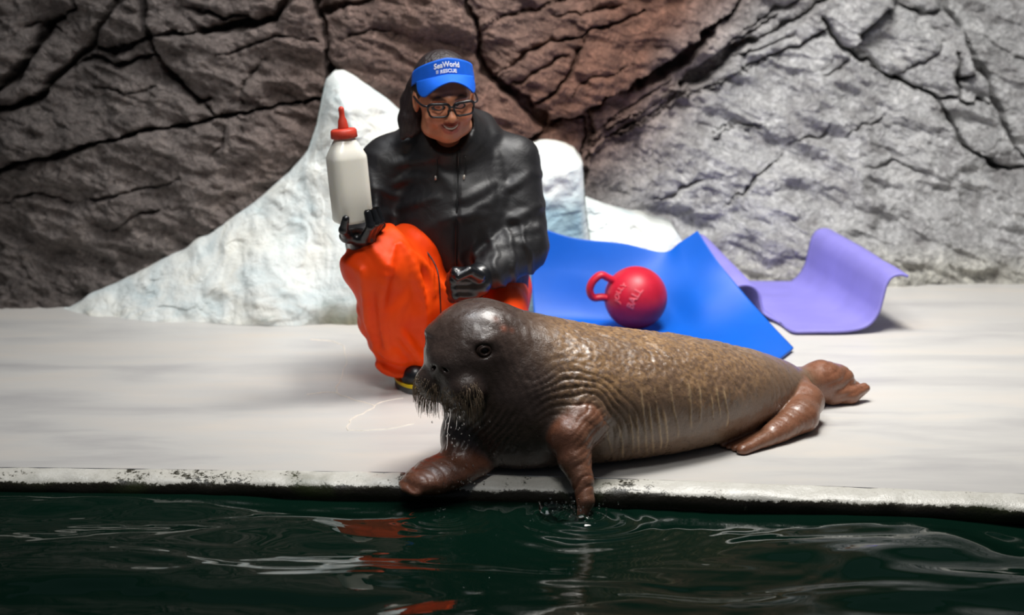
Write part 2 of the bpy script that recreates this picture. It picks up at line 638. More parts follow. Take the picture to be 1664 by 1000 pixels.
NSLAB = build_wall()
print('slabs', NSLAB)

# ---- deck, coping, pool
_e = np.array([G(x, y) for x, y in ((-200, 759), (0, 760), (330, 763.5), (650, 768), (980, 777), (1300, 789), (1664, 803), (1900, 812))])


def edge_y(x):
    return np.interp(x, _e[:, 0], _e[:, 1], left=None, right=None)


EX = np.linspace(-3.2, 3.4, 180)
_k = np.ones(15) / 15
_ey = np.interp(np.concatenate([EX[:7] - .3, EX, EX[-7:] + .3]), _e[:, 0], _e[:, 1])
EY = np.convolve(_ey, _k, 'valid')
WATER_Z = -0.047

t = NT('deck_paint')
n1 = t.noise(2.2, 5, 0.6, 0.4, (0.6, 2.2, 1))
n2 = t.noise(6, 6, 0.6, 0.4, (0.5, 2.0, 1))
n3 = t.noise(90, 4, 0.6)
c = t.ramp(n1, [(0.3, srgb(180, 178, 177)), (0.5, srgb(198, 196, 192)), (0.7, srgb(206, 199, 190))])
c = t.mix(c, t.ramp(n2, [(0.3, (0.95, 0.95, 0.955)), (0.6, (1, 1, 1)), (0.75, (1.02, 1.015, 1.01))]), 0.8, 'MULTIPLY')
t.set(Base_Color=c, Roughness=t.ramp(n1, [(0.3, (0.36,) * 3), (0.7, (0.52,) * 3)]), Specular_IOR_Level=0.4)
t.bump(t.math('ADD', n2, t.math('MULTIPLY', n3, 0.25)), 0.15, 0.004)
DECK = t.m
nv = 60
T = np.linspace(0, 1, nv)
V = np.stack([np.repeat(EX, nv), (EY[:, None] + (7.6 - EY[:, None]) * T[None]).ravel(), np.zeros(len(EX) * nv)], -1)
V[:, 2] += 0.0015 * fbm(V, 2.0, 2, 5)
floor = mesh_obj('floor', V, grid_faces(len(EX), nv), DECK)
tag(floor, 'smooth pale grey painted concrete deck beside the pool', kind='structure')

# hairline cracks in the paint, slightly raised filler
HC = plain('crack_filler', srgb(222, 214, 202), 0.6, 0.3, 0.1, 60)
parts = []
for trace, wd in (([(505, 552), (540, 555), (556, 562), (560, 575), (562, 590), (556, 610), (548, 628), (548, 640), (575, 650), (606, 660), (590, 672), (570, 684), (564, 700)], .0035),
                  ([(606, 660), (630, 652), (655, 648)], .0025), ([(500, 641), (530, 638), (548, 640)], .0025), ([(564, 700), (610, 700), (650, 694), (672, 690)], .002)):
    pts = smooth_path([G(*q) for q in trace], len(trace) * 8)
    pts[:, :2] += 0.006 * np.stack([noise(pts, 30, 1), noise(pts, 30, 2)], -1)
    tn = np.gradient(pts, axis=0); tn /= np.linalg.norm(tn, axis=1)[:, None]
    nn = np.stack([-tn[:, 1], tn[:, 0], 0 * tn[:, 0]], -1)
    ww = wd * (0.6 + 0.5 * (noise(pts, 60, 3)))[:, None]
    prof = [nn * ww - [0, 0, .002], nn * ww * .5 + [0, 0, .002], -nn * ww * .5 + [0, 0, .002], -nn * ww - [0, 0, .002]]
    v = np.stack([pts + q for q in prof], 1).reshape(-1, 3)
    parts.append((v, grid_faces(len(pts), 4)[:, ::-1].tolist()))
o = mesh_obj('hairline_crack', *merge(parts), HC, floor)

# coping: sloped nosing with peeling white paint, then the face down into the water
t = NT('peeling_coping')
a = t.noise(22, 6, 0.7, 0.6)
b = t.noise(120, 5, 0.7)
g = t.noise(5, 3, 0.6)
f = t.math('ADD', t.math('MULTIPLY', a, 0.55), t.math('MULTIPLY', b, 0.55))
f = t.math('ADD', f, t.math('MULTIPLY', t.math('SUBTRACT', g, 0.52), 0.8))
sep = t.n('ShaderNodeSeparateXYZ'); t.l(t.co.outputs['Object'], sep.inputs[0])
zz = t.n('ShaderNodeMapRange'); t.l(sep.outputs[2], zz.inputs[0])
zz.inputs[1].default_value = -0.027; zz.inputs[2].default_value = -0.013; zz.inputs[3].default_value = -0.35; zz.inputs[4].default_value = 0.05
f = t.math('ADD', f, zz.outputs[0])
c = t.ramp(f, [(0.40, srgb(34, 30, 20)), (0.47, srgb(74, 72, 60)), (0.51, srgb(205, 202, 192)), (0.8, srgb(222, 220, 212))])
gr = t.ramp(t.noise(3.3, 4, 0.6), [(0.56, (0, 0, 0)), (0.68, (1, 1, 1))])
c = t.mix(c, srgb(58, 70, 30), t.math('MULTIPLY', gr, 0.55))
t.set(Base_Color=c, Roughness=0.28, Specular_IOR_Level=0.5)
t.bump(t.math('ADD', f, t.math('MULTIPLY', t.noise(60, 3), 0.4)), 0.5, 0.004)
prof = [(0.0, -0.003), (-0.003, 0.001), (-0.02, -0.001), (-0.042, -0.006), (-0.058, -0.014), (-0.066, -0.026), (-0.068, -0.04), (-0.062, -0.056), (-0.05, -0.075), (-0.05, -0.4)]
prof = smooth_path([(a, 0, b) for a, b in prof], 28)
EXf = np.linspace(-3.2, 3.4, 900); EYf = np.interp(EXf, EX, EY)
V = np.stack([np.stack([EXf, EYf + a, np.full_like(EXf, b)], -1) for a, _, b in prof], 1)
V += 0.0035 * np.stack([noise(V, 25, 1) * 0, noise(V, 18, 2), noise(V, 22, 3)], -1) * np.clip((np.arange(28) / 8.0), 0, 1)[None, :, None]
cop = mesh_obj('trim_1', V.reshape(-1, 3), grid_faces(len(EXf), 28)[:, ::-1], t.m)
tag(cop, 'rounded concrete pool edge with flaking white paint', kind='structure')

# ---- water
t = NT('pool_water')
t.set(Base_Color=srgb(7, 29, 21), Roughness=0.02, Specular_IOR_Level=0.5, IOR=1.33)
WATER = t.m


def water_h(X, Y):
    q = np.stack([X * 1.0, Y * 2.3, X * 0], -1)
    wx = q + 0.12 * np.stack([noise(q, 3, 11), noise(q, 3, 12), q[..., 0] * 0], -1)
    h = 0.020 * noise(wx, 2.4, 71) + 0.0062 * noise(wx, 5.6, 73) + 0.0008 * noise(wx, 16, 74)
    # the middle is sheltered and calmer
    calm = 1 - 0.55 * np.exp(-((X - 0.0) / 0.22) ** 2)
    h = h * calm
    # ripples spreading from the dipping flipper
    r = np.hypot(X - 0.16, (Y - 4.03) * 1.2)
    h = h + 0.006 * np.cos(r * 2 * math.pi / 0.055) * np.exp(-r / 0.11)
    r = np.hypot(X + 0.155, (Y - 4.03) * 1.2)
    h = h + 0.0025 * np.cos(r * 2 * math.pi / 0.03) * np.exp(-r / 0.05)
    return h


xs = np.concatenate([np.linspace(-3.2, -1.3, 60, endpoint=False), np.arange(-1.3, 1.35, 0.0045), np.linspace(1.35, 3.4, 60)])
s = np.concatenate([np.linspace(0, 0.85, 190, endpoint=False), np.linspace(0.85, 5.2, 90)])
ey = np.interp(xs, EX, EY)
X = np.repeat(xs[:, None], len(s), 1)
Y = ey[:, None] + 0.02 - s[None]
Z = WATER_Z + water_h(X, Y) * (0.35 + 0.65 * sstep(0.02, 0.2, s))[None]
water = mesh_obj('pool_water', np.stack([X, Y, Z], -1).reshape(-1, 3), grid_faces(len(xs), len(s))[:, ::-1], WATER)
tag(water, 'dark green rippling pool water in front of the deck', 'water', kind='stuff')

# ---- white painted rocks against the wall
def white_mat():
    t = NT('white_painted_rock')
    n1 = t.noise(5, 6, 0.6, 0.8); n2 = t.noise(34, 6, 0.7, 0.6); n3 = t.noise(14, 5, 0.65, 1.0)
    c = t.ramp(n1, [(0.3, srgb(204, 218, 220)), (0.5, srgb(226, 231, 228)), (0.72, srgb(232, 230, 218))])
    c = t.mix(c, t.ramp(n3, [(0.26, (0.62, 0.68, 0.66)), (0.4, (1, 1, 1))]), 0.7, 'MULTIPLY')
    c = t.mix(t.attr(), c, 1.0, 'MULTIPLY')
    t.set(Base_Color=c, Roughness=0.7, Specular_IOR_Level=0.3)
    t.bump(t.math('ADD', n3, t.math('MULTIPLY', n2, 0.5)), 0.7, 0.014)
    return t.m


WHITE = white_mat()


def mound(name, prof, Yf, thick, yb, seed, n=260, m=120, tint=None, pw=0.5):
    """prof: outline traced as photo points at depth Yf; the rock stands on the deck, round to the front"""
    pr = np.array([P(x, y, Yf + 0.0) for x, y in prof])
    L = np.concatenate([[0], np.cumsum(np.linalg.norm(np.diff(pr[:, [0, 2]], axis=0), axis=1))])
    sv = np.linspace(0, L[-1], n)
    x = np.interp(sv, L, pr[:, 0]); zt = np.maximum(np.interp(sv, L, pr[:, 2]), 0.004)
    steep = np.abs(np.gradient(zt, sv)) < 0.85
    zt = zt + 0.006 * noise(np.stack([x * 0, x * 0, x], -1), 22, seed) * np.convolve(steep.astype(float), np.ones(9) / 9, 'same')
    tt = 1 - (1 - np.linspace(0, 1, m)) ** 1.5
    Xg = np.repeat(x[:, None], m, 1); Zg = zt[:, None] * tt[None]
    drop = zt[:, None] - Zg
    ends = np.minimum(np.abs(Xg - x[0]), np.abs(Xg - x[-1]))
    d = np.minimum(drop, 10)
    # distance to the outline, so that steep flanks round over too
    gx, gz = x, zt
    D = np.full(Xg.shape, 1e9)
    for k in range(n):
        D = np.minimum(D, np.hypot(Xg - gx[k], Zg - gz[k]))
    bul = thick * np.clip(D / 0.28, 0, 1) ** pw * (1 - 0.0 * Zg) + 0.10 * sstep(0.35, 0, Zg) * np.clip(D / 0.15, 0, 1)
    q = np.stack([Xg, Zg * 0, Zg], -1)
    rel = (0.02 * fbm(q, 4, 4, seed) + 0.008 * fbm(q, 17, 3, seed + 3)) * np.clip(D / 0.03, 0, 1)
    # chipped facets
    rel += 0.012 * (np.round(fbm(q, 7, 2, seed + 8) * 2.5) / 2.5) * np.clip(D / 0.04, 0, 1)
    Yg = Yf + 0.06 - bul - rel
    front = np.stack([Xg, Yg, Zg], -1).reshape(-1, 3)
    back = np.stack([x, np.full_like(x, yb), np.zeros_like(x)], -1)
    topb = np.stack([x, np.full_like(x, yb), zt], -1)
    nf = len(front)
    F = grid_faces(n, m).tolist()
    for i in range(n - 1):
        F.append((i * m + m - 1, (i + 1) * m + m - 1, nf + n + i + 1, nf + n + i))
        F.append((nf + n + i, nf + n + i + 1, nf + i + 1, nf + i))
    V = np.concatenate([front, back, topb])
    col = np.ones((len(V), 3))
    if tint is not None:
        col[:nf] = tint(Xg, Zg, q).reshape(-1, 3)
    return mesh_obj(name, V, [tuple(f) for f in F], WHITE, cols=col)


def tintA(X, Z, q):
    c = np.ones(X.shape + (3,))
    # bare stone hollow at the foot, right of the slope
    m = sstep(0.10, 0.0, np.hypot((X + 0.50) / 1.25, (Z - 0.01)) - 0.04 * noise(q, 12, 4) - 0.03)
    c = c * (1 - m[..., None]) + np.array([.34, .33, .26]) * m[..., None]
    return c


peak = mound('white_rock', [(98, 509), (118, 497), (170, 470), (235, 440), (300, 405), (360, 368), (420, 325), (465, 285), (498, 245), (512, 205), (520, 165), (527, 130), (540, 116), (556, 116), (575, 128), (600, 148), (625, 166), (648, 184), (690, 230), (730, 300), (760, 380), (780, 509)],
             6.0, 0.16, 6.3, 81, tint=tintA)
tag(peak, 'tall white painted rock with a pointed peak and long left slope', 'rock', 'white painted rocks')


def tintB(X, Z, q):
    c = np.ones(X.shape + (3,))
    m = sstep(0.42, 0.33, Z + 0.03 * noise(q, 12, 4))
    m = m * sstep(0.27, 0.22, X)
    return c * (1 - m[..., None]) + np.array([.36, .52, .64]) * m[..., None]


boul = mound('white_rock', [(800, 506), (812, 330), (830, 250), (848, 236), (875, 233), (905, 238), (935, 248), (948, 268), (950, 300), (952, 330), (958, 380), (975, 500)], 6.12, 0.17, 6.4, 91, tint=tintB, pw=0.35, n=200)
tag(boul, 'blocky white painted boulder right of the crouching person', 'rock', 'white painted rocks')
ledge = mound('white_rock', [(900, 488), (925, 330), (955, 328), (985, 344), (1020, 356), (1060, 368), (1100, 383), (1112, 400), (1135, 430), (1160, 486)], 6.2, 0.10, 6.5, 97, n=200)
tag(ledge, 'low white painted rock ledge sloping down behind the blue mat', 'rock', 'white painted rocks')

# ================================================================== MATS, BALL
def bicubic(ctrl, nu, nv):
    ctrl = np.asarray(ctrl, float)
    a = np.stack([smooth_path(row, nv) for row in ctrl], 0)
    return np.stack([smooth_path(a[:, j], nu) for j in range(nv)], 1)


def sheet(name, S, thick, mat):
    nu, nv = S.shape[:2]
    du = np.gradient(S, axis=0); dv = np.gradient(S, axis=1)
    N = np.cross(du, dv); N /= np.linalg.norm(N, axis=2)[..., None] + 1e-12
    A = (S + N * thick / 2).reshape(-1, 3); B = (S - N * thick / 2).reshape(-1, 3)
    n = nu * nv
    F = grid_faces(nu, nv).tolist()
    F = [tuple(f) for f in F] + [tuple(i + n for i in f[::-1]) for f in F]
    rim = [i * nv for i in range(nu)] + [(nu - 1) * nv + j for j in range(1, nv)] + [i * nv + nv - 1 for i in range(nu - 2, -1, -1)] + [j for j in range(nv - 2, 0, -1)]
    for a, b in zip(rim, rim[1:] + rim[:1]):
        F.append((a, b, b + n, a + n)[::-1])
    o = mesh_obj(name, np.concatenate([A, B]), F, mat)
    return o


BLUE = plain('blue_foam', srgb(0, 90, 194), 0.5, 0.35, 0.07, 6, 0.25, 0.004)
LILAC = plain('lilac_foam', srgb(136, 130, 208), 0.55, 0.35, 0.08, 8, 0.25, 0.004)

# blue mat: rows from the front (behind the animal) to the raised back edge
z0 = 0.007
ctrl = [
    [(.075, 5.15, z0), (.22, 5.08, z0), (.40, 5.00, z0), (.60, 5.02, z0), (.745, 5.22, .010), tuple(P(1289, 567, 5.44))],
    [(.075, 5.45, z0), (.24, 5.42, z0), (.40, 5.36, z0), (.56, 5.34, z0), (.70, 5.42, .012), tuple(P(1257, 533, 5.57))],
    [(.075, 5.74, z0), (.24, 5.70, z0), (.40, 5.66, z0), (.54, 5.60, .010), (.64, 5.60, .028), tuple(P(1226, 499, 5.69))],
    [(.072, 5.84, .02), (.24, 5.84, .012), (.40, 5.80, z0 + .003), (.52, 5.76, .04), tuple(P(1138, 490, 5.74)), tuple(P(1190, 455, 5.78))],
    [tuple(P(864, 440, 5.92)), tuple(P(930, 442, 5.915)), tuple(P(1010, 452, 5.90)), tuple(P(1070, 452, 5.88)), tuple(P(1118, 440, 5.86)), tuple(P(1160, 415, 5.85))],
    [tuple(P(872, 366, 5.945)), tuple(P(930, 386, 5.945)), tuple(P(1012, 396, 5.945)), tuple(P(1078, 410, 5.94)), tuple(P(1106, 394, 5.93)), tuple(P(1134, 376, 5.92))],
]
S = bicubic(ctrl, 90, 90)
S[..., 2] += 0.004 * noise(S, 7, 2) * sstep(0.02, .1, S[..., 2])
S[..., 2] = np.maximum(S[..., 2], 0.006)
blue = sheet('foam_mat', S, 0.008, BLUE)
tag(blue, 'bright blue foam mat crumpled up against the white rocks under the ball', 'mat')

prof = [(1.245, .178), (1.222, .184), (1.195, .176), (1.178, .150), (1.168, .105), (1.155, .058), (1.125, .022), (1.07, .007), (.97, .005), (.87, .005), (.80, .008), (.762, .028), (.750, .075), (.744, .118), (.728, .150), (.700, .163), (.668, .152), (.645, .122), (.636, .08), (.634, .05)]
pc = smooth_path([(a, 0, b) for a, b in prof], 110)
rows = []
for k, tt in enumerate(np.linspace(0, 1, 50)):
    r = pc.copy()
    left = sstep(.90, .78, r[:, 0])
    yf = 5.66 + 0.22 * sstep(.90, .74, r[:, 0]) + .03 * sstep(1.0, 1.2, r[:, 0])
    r[:, 1] = yf + (6.44 - yf) * tt
    r[:, 0] = r[:, 0] - 0.115 * tt * sstep(.95, 1.15, r[:, 0]) + left * (.062 - .10 * tt)
    r[:, 2] = r[:, 2] * (1 + 0.08 * tt) * (1 - left * .32 * (1 - tt)) + 0.005
    rows.append(r)
S = np.stack(rows, 1)
S += 0.003 * np.stack([noise(S, 5, 1), noise(S, 5, 2) * 0, np.abs(noise(S, 5, 3))], -1)
lil = sheet('foam_mat', S, 0.009, LILAC)
tag(lil, 'lilac foam mat curled up at both ends beside the rock wall', 'mat')

# ---- ball with handle
RED = plain('red_rubber', srgb(188, 26, 50), 0.42, 0.4, 0.16, 18, 0.15, 0.002)
bc = P(1033, 484, 5.70)
br = 0.0995
bc[2] = max(bc[2], br + 0.013)
ball = empty('toy_ball', (bc[0], bc[1], bc[2] - br))
tag(ball, 'red rubber ball with a loop handle and embossed lettering on the blue mat', 'ball')
v, f = sphere(bc, br, 48, 32)
adopt(ball, mesh_obj('sphere', v, f, RED))
hx = np.array([-1.0, -0.28, 0.34]); hx /= np.linalg.norm(hx)
hz = np.array([0.34, 0.0, 1.0]); hz = hz - hx * (hz @ hx); hz /= np.linalg.norm(hz)
loop = [(0.85, .33), (1.10, .37), (1.36, .40), (1.52, .22), (1.58, .0), (1.54, -.20), (1.36, -.36), (1.10, -.28), (0.85, -.24)]
pts = smooth_path([bc + br * (a * hx + b * hz) for a, b in loop], 60)
v, f = tube(pts, 0.0118, 12)
hy = np.cross(hx, hz)
v = v + np.outer(((v - bc) @ hy), hy) * 0.35
adopt(ball, mesh_obj('handle', v, f, RED))


def text_mesh(txt, size, extrude=0.0, bold=True, res=3):
    cu = bpy.data.curves.new('t', 'FONT')
    cu.body = txt; cu.size = size; cu.extrude = extrude; cu.align_x = 'CENTER'; cu.align_y = 'CENTER'
    cu.resolution_u = res
    if bold: cu.offset = size * 0.022
    ob = bpy.data.objects.new('t', cu)
    C.objects.link(ob)
    bpy.context.view_layer.update()
    me = ob.evaluated_get(bpy.context.evaluated_depsgraph_get()).to_mesh()
    V = np.array([v.co[:] for v in me.vertices]); F = [tuple(p.vertices) for p in me.polygons]
    ob.evaluated_get(bpy.context.evaluated_depsgraph_get()).to_mesh_clear()
    bpy.data.objects.remove(ob); bpy.data.curves.remove(cu)
    return V, F


RED2 = plain('red_rubber_letter', srgb(222, 96, 106), 0.5, 0.35, 0.1, 30)


def on_ball(txt, size, px, py, ang, name, arc=0.0):
    d = np.array([(px - 1033) / 51.0, 0, -(py - 484) / 51.0]) * 0.98
    d[1] = -math.sqrt(max(0.02, 1 - d[0] ** 2 - d[2] ** 2))
    d /= np.linalg.norm(d)
    t1 = np.cross([0, 1, 0], d) * 0 + np.array([1.0, 0, 0]); t1 -= d * (t1 @ d); t1 /= np.linalg.norm(t1)
    t2 = np.cross(t1, d) * -1
    if t2[2] < 0: t2 = -t2
    ca, sa = math.cos(ang), math.sin(ang)
    u, v_ = ca * t1 + sa * t2, -sa * t1 + ca * t2
    V, F = text_mesh(txt, size, 0.0012)
    y = V[:, 1] + arc * V[:, 0] ** 2
    D = d[None] + (V[:, :1] * u + y[:, None] * v_) / br
    D /= np.linalg.norm(D, axis=1)[:, None]
    W = bc + D * (br + 0.0007 + V[:, 2:3])
    adopt(ball, mesh_obj(name, W, F, RED2, smooth=False))


on_ball('BALL', 0.034, 1027, 474, math.radians(62), 'lettering', -3)
on_ball('JOLLY', 0.025, 1003, 466, math.radians(58), 'lettering', -9)

# ================================================================== WALRUS
def spine_interp(pts, n):
    return smooth_path(pts, n)


# spine: x, y, z, half width, flattening of the height
SP = spine_interp([
    (.800, 4.840, .052, .044, .95),
    (.735, 4.785, .062, .066, .88),
    (.650, 4.705, .078, .115, .80),
    (.530, 4.605, .094, .158, .80),
    (.400, 4.515, .110, .192, .80),
    (.270, 4.440, .125, .203, .84),
    (.150, 4.385, .142, .205, .88),
    (.050, 4.350, .172, .190, .95),
    (-.015, 4.325, .215, .160, 1.0),
    (-.060, 4.300, .258, .130, 1.0),
    (-.083, 4.285, .280, .114, 1.0)], 40)
FD = np.array([-.60, -.78, -.17]); FD /= np.linalg.norm(FD)           # where the face points
SD = np.cross(FD, [0, 0, 1.0]); SD /= np.linalg.norm(SD)               # its side (towards the picture's left)
SD = SD if SD[0] > 0 else -SD                                           # now: picture right
UD = np.cross(SD, FD); UD = UD if UD[2] > 0 else -UD
RH = np.stack([SD, FD, UD], 1)
HC_ = np.array([-.080, 4.288, .292])


def hp(s, f, u):
    return HC_ + s * SD + f * FD + u * UD


def fore_right(p):
    """flat over the edge"""
    d = chain(p, [(-.06, 4.32, .12), (-.105, 4.265, .075), (-.118, 4.215, .045)], [.080, .062, .050], .03)
    q = p.copy(); q[:, 2] = (p[:, 2] - .012) * 1.85 + .012
    fl = chain(q, [(-.110, 4.215, .034), (-.155, 4.178, .022), (-.195, 4.140, .008)], [.062, .068, .062], .02)
    for k, (a, b) in enumerate([(-.222, 4.092), (-.240, 4.108), (-.246, 4.132), (-.238, 4.160)]):
        fl = smin(fl, cap(q, (-.185, 4.128 + k * .012, .012), (a, b, -.018 + .006 * k), .032, .021), .012)
    return smin(d, fl, .03)


def fore_left(p):
    """hanging into the water"""
    d = chain(p, [(.190, 4.300, .150), (.160, 4.200, .130), (.138, 4.160, .108)], [.080, .062, .052], .02)
    return smin(d, chain(p, [(.138, 4.160, .108), (.146, 4.128, .065), (.163, 4.095, .024), (.168, 4.065, -.018), (.158, 4.048, -.060)], [.052, .040, .027, .020, .008], .006), .014)


def hind_near(p):
    q = p.copy(); q[:, 2] = p[:, 2] * 1.15
    hf = chain(q, [(.752, 4.735, .082), (.762, 4.660, .068), (.738, 4.570, .048), (.658, 4.472, .028)], [.046, .050, .046, .032], .02)
    for k, (a, b, r) in enumerate([(.570, 4.378, .017), (.552, 4.396, .010), (.539, 4.412, .009), (.529, 4.428, .009), (.522, 4.446, .008)]):
        hf = smin(hf, cap(q, (.682 - k * .010, 4.488 + k * .006, .030 - .003 * k), (a, b, .011 - .001 * k), .027 - k * .003, r), .003)
    return hf


def hind_far(p):
    ff = chain(p, [(.785, 4.815, .058), (.84, 4.855, .060), (.890, 4.885, .052)], [.050, .056, .048], .02)
    ff = smin(ff, cap(p, (.880, 4.905, .055), (.940, 4.925, .022), .046, .024), .010)
    return smin(ff, chain(p, [(.870, 4.838, .032), (.920, 4.850, .024), (.962, 4.875, .036)], [.033, .024, .016], .01), .004)


def walrus_sdf(p):
    d = None
    for i in range(len(SP)):
        x, y, z, r, fl = SP[i]
        e = ell(p, (x, y, z), (r, r, r * fl)) if fl < .99 else np.linalg.norm(p - SP[i][:3], axis=1) - r
        d = e if d is None else smin(d, e, 0.012)
    d = smin(d, ell(p, (.02, 4.315, .125), (.165, .150, .155)), .05)      # chest
    d = smin(d, ell(p, (.165, 4.32, .145), (.10, .13, .13)), .05)         # near shoulder
    d = smax(d, -(p[:, 2] - 0.004), 0.03)                                 # flattened on the deck
    # head
    d = smin(d, ell(p, hp(0, .0, .012), (.112, .114, .100), RH), .04)
    d = smin(d, ell(p, hp(0, .075, -.020), (.074, .066, .062), RH), .045)  # snout block
    # muzzle pads
    for sg in (-1, 1):
        d = smin(d, ell(p, hp(sg * .042, .118, -.052), (.056, .043, .046), RH), .016)
    d = smin(d, ell(p, hp(0, .116, -.062), (.038, .032, .036), RH), .015)
    d = smin(d, ell(p, hp(0, .112, .000), (.040, .030, .028), RH), .03)   # nose
    d = smin(d, ell(p, hp(0, .088, -.092), (.046, .045, .034), RH), .02)   # chin
    for sg in (-1, 1):                                                    # nostrils, eye sockets, brow
        d = smax(d, -ell(p, hp(sg * .017, .141, .002), (.0095, .008, .0042), RH @ rot(0, sg * .5, 0)), .005)
        d = smin(d, ell(p, hp(sg * .070, .058, .054), (.026, .024, .013 if sg > 0 else .006), RH), .025)
        d = smax(d, -ell(p, hp(sg * .084, .082, .036), (.016, .016, .014) if sg > 0 else (.010, .010, .009), RH), .012)
    d = smin(d, fore_right(p), .03)
    d = smin(d, fore_left(p), .020)
    d = smin(d, hind_near(p), .008)
    d = smin(d, hind_far(p), .02)
    return smax(d, -(p[:, 2] - 0.002) - 10 * np.clip(4.185 - p[:, 1], 0, 1), .004)


WV, WF = nets(walrus_sdf, (-.33, 3.98, -.10), (1.05, 5.06, .46), .0040)
WN = vnormals(WV, WF)
x, y, z = WV.T
arm = np.array([.13, 4.165, .09])


def wrinkle(d, period, sharp=3.0):
    """thin grooves"""
    return -(0.5 + 0.5 * np.cos(2 * math.pi * d / period)) ** sharp


disp = 0.0018 * fbm(WV, 14, 3, 4)
# folds fanning round the near armpit
ra = np.linalg.norm((WV - np.array([.135, 4.20, .075])) * [1, .8, 1], axis=1)
wob = 0.012 * noise(WV, 16, 3)
mask = sstep(.085, .12, ra) * sstep(.24, .13, ra) * sstep(.03, .12, x + .2 * (z - .1)) * sstep(-.02, .03, z)
disp += 0.0030 * mask * wrinkle(ra + wob, .0165, 5.0)
# folds across the near flipper
fm = sstep(4.20, 4.17, y) * sstep(.05, .09, x) * sstep(.04, .07, z)
disp += 0.0018 * fm * sstep(.13, .16, x + .0) * wrinkle(z * .9 - x * .7 + .010 * noise(WV, 25, 8), .018, 6)
# neck and throat folds
nm = sstep(-.02, .03, x - .35 * (y - 4.3)) * sstep(.14, .06, x) * sstep(.1, .16, z)
disp += 0.0008 * nm * wrinkle(x + .35 * z + .014 * noise(WV, 12, 5), .021, 2.0)
tm = sstep(4.27, 4.22, y) * sstep(.20, .16, z) * sstep(.05, .08, z) * sstep(.06, -.02, x)
disp += 0.0022 * tm * wrinkle(x - .6 * z + .01 * noise(WV, 14, 6), .017, 2.0)
# creases of the hind flipper
hm = sstep(.62, .68, x) * sstep(4.68, 4.62, y - .75 * (x - .70))
disp += 0.0011 * hm * (.5 + noise(WV, 12, 77)) * wrinkle((x * .62 + y * .78) + .010 * noise(WV, 20, 7), .026, 7.0)
hm2 = sstep(.83, .87, x)
disp += 0.0015 * hm2 * wrinkle((z - .3 * x) + .006 * noise(WV, 20, 9), .024, 3.0)
# right flipper knuckle lines
lm = sstep(-.12, -.15, x) * sstep(4.24, 4.2, y) * sstep(.09, .05, z)
disp += 0.0014 * lm * wrinkle(x * .8 + y * .6 + .014 * noise(WV, 22, 10), .022, 6.0)
# bumpy back
back = sstep(.15, .24, z) * sstep(.06, .16, x) + sstep(.35, .5, x) * sstep(.09, .17, z)
back = np.clip(back, 0, 1) * sstep(.72, .55, x)
disp += 0.0016 * back * noise(WV, 105, 12) + 0.0008 * back * noise(WV, 50, 13)
# raised pale scars on the flank: lines roughly straight up the side
ax_s = x + .12 * (z - .1) + .007 * noise(WV, 14, 15)
scar = np.zeros(len(WV))
for sx, za, zb in ((.255, .03, .13), (.285, .04, .16), (.300, .03, .15), (.318, .03, .20), (.333, .03, .17), (.352, .035, .2), (.368, .04, .15), (.395, .07, .2), (.430, .09, .2), (.455, .10, .19), (.487, .09, .16), (.505, .10, .18), (.522, .07, .17), (.228, .05, .12)):
    wv = .0026 * (0.75 + .6 * noise(WV, 22, 17))+1e-4
    s_ = np.exp(-((ax_s - sx - .05 * (z - za) * (1 if sx > .4 else .3)) / wv) ** 2) * sstep(za - .01, za + .015, z) * sstep(zb + .01, zb - .02, z) * sstep(4.62, 4.5, y - .5 * (x - .3))
    scar = np.maximum(scar, s_)
disp += 0.0026 * scar
WV = WV + WN * disp[:, None]
WV[:, 2] = np.where((WV[:, 2] < .003) & (WV[:, 1] > 4.19), .003, WV[:, 2])
# skin colours
head = np.array(srgb(76, 61, 54)[:3]); body = np.array(srgb(122, 97, 77)[:3]); gold = np.array(srgb(176, 138, 96)[:3]); red = np.array(srgb(136, 84, 60)[:3]); pale = np.array(srgb(206, 174, 134)[:3])
nb = fbm(WV, 6, 3, 30)
m = sstep(.02, .20, x + .05 * nb + .25 * (z - .2))[:, None]
col = head * (1 - m) + body * m
g = .85 * np.clip(back * (.75 + .6 * nb) * sstep(-.3, .4, 1.3 * fbm(WV * [1, 1, 1.3], 150, 2, 31) + .35 * nb + .15), 0, 1)[:, None]
col = col * (1 - g) + gold * g
W0_ = WV
fl = np.maximum.reduce([sstep(.010, -.004, hind_near(W0_)), sstep(.010, -.004, hind_far(W0_)), sstep(.008, -.004, fore_left(W0_)) * sstep(4.20, 4.15, y), sstep(.010, -.004, fore_right(W0_)) * sstep(.10, .05, z)])[:, None] * .85
col = col * (1 - fl) + red * fl
s_ = (scar * np.clip(.75 + .5 * noise(WV, 35, 19), .25, 1))[:, None]
col = col * (1 - s_) + pale * s_
muz = np.exp(-(np.linalg.norm(WV - hp(0, .135, -.02), axis=1) / .06) ** 2)[:, None] * .55
col = col * (1 - muz) + np.array(srgb(52, 42, 38)[:3]) * muz
for c_, r_ in ((hp(.085, .02, .100), .010), (hp(.097, .018, .070), .008), (hp(.104, .0, .058), .007)):
    k = np.exp(-(np.linalg.norm(WV - c_, axis=1) / r_) ** 2)[:, None] * .8
    col = col * (1 - k) + np.array(srgb(176, 104, 78)[:3]) * k

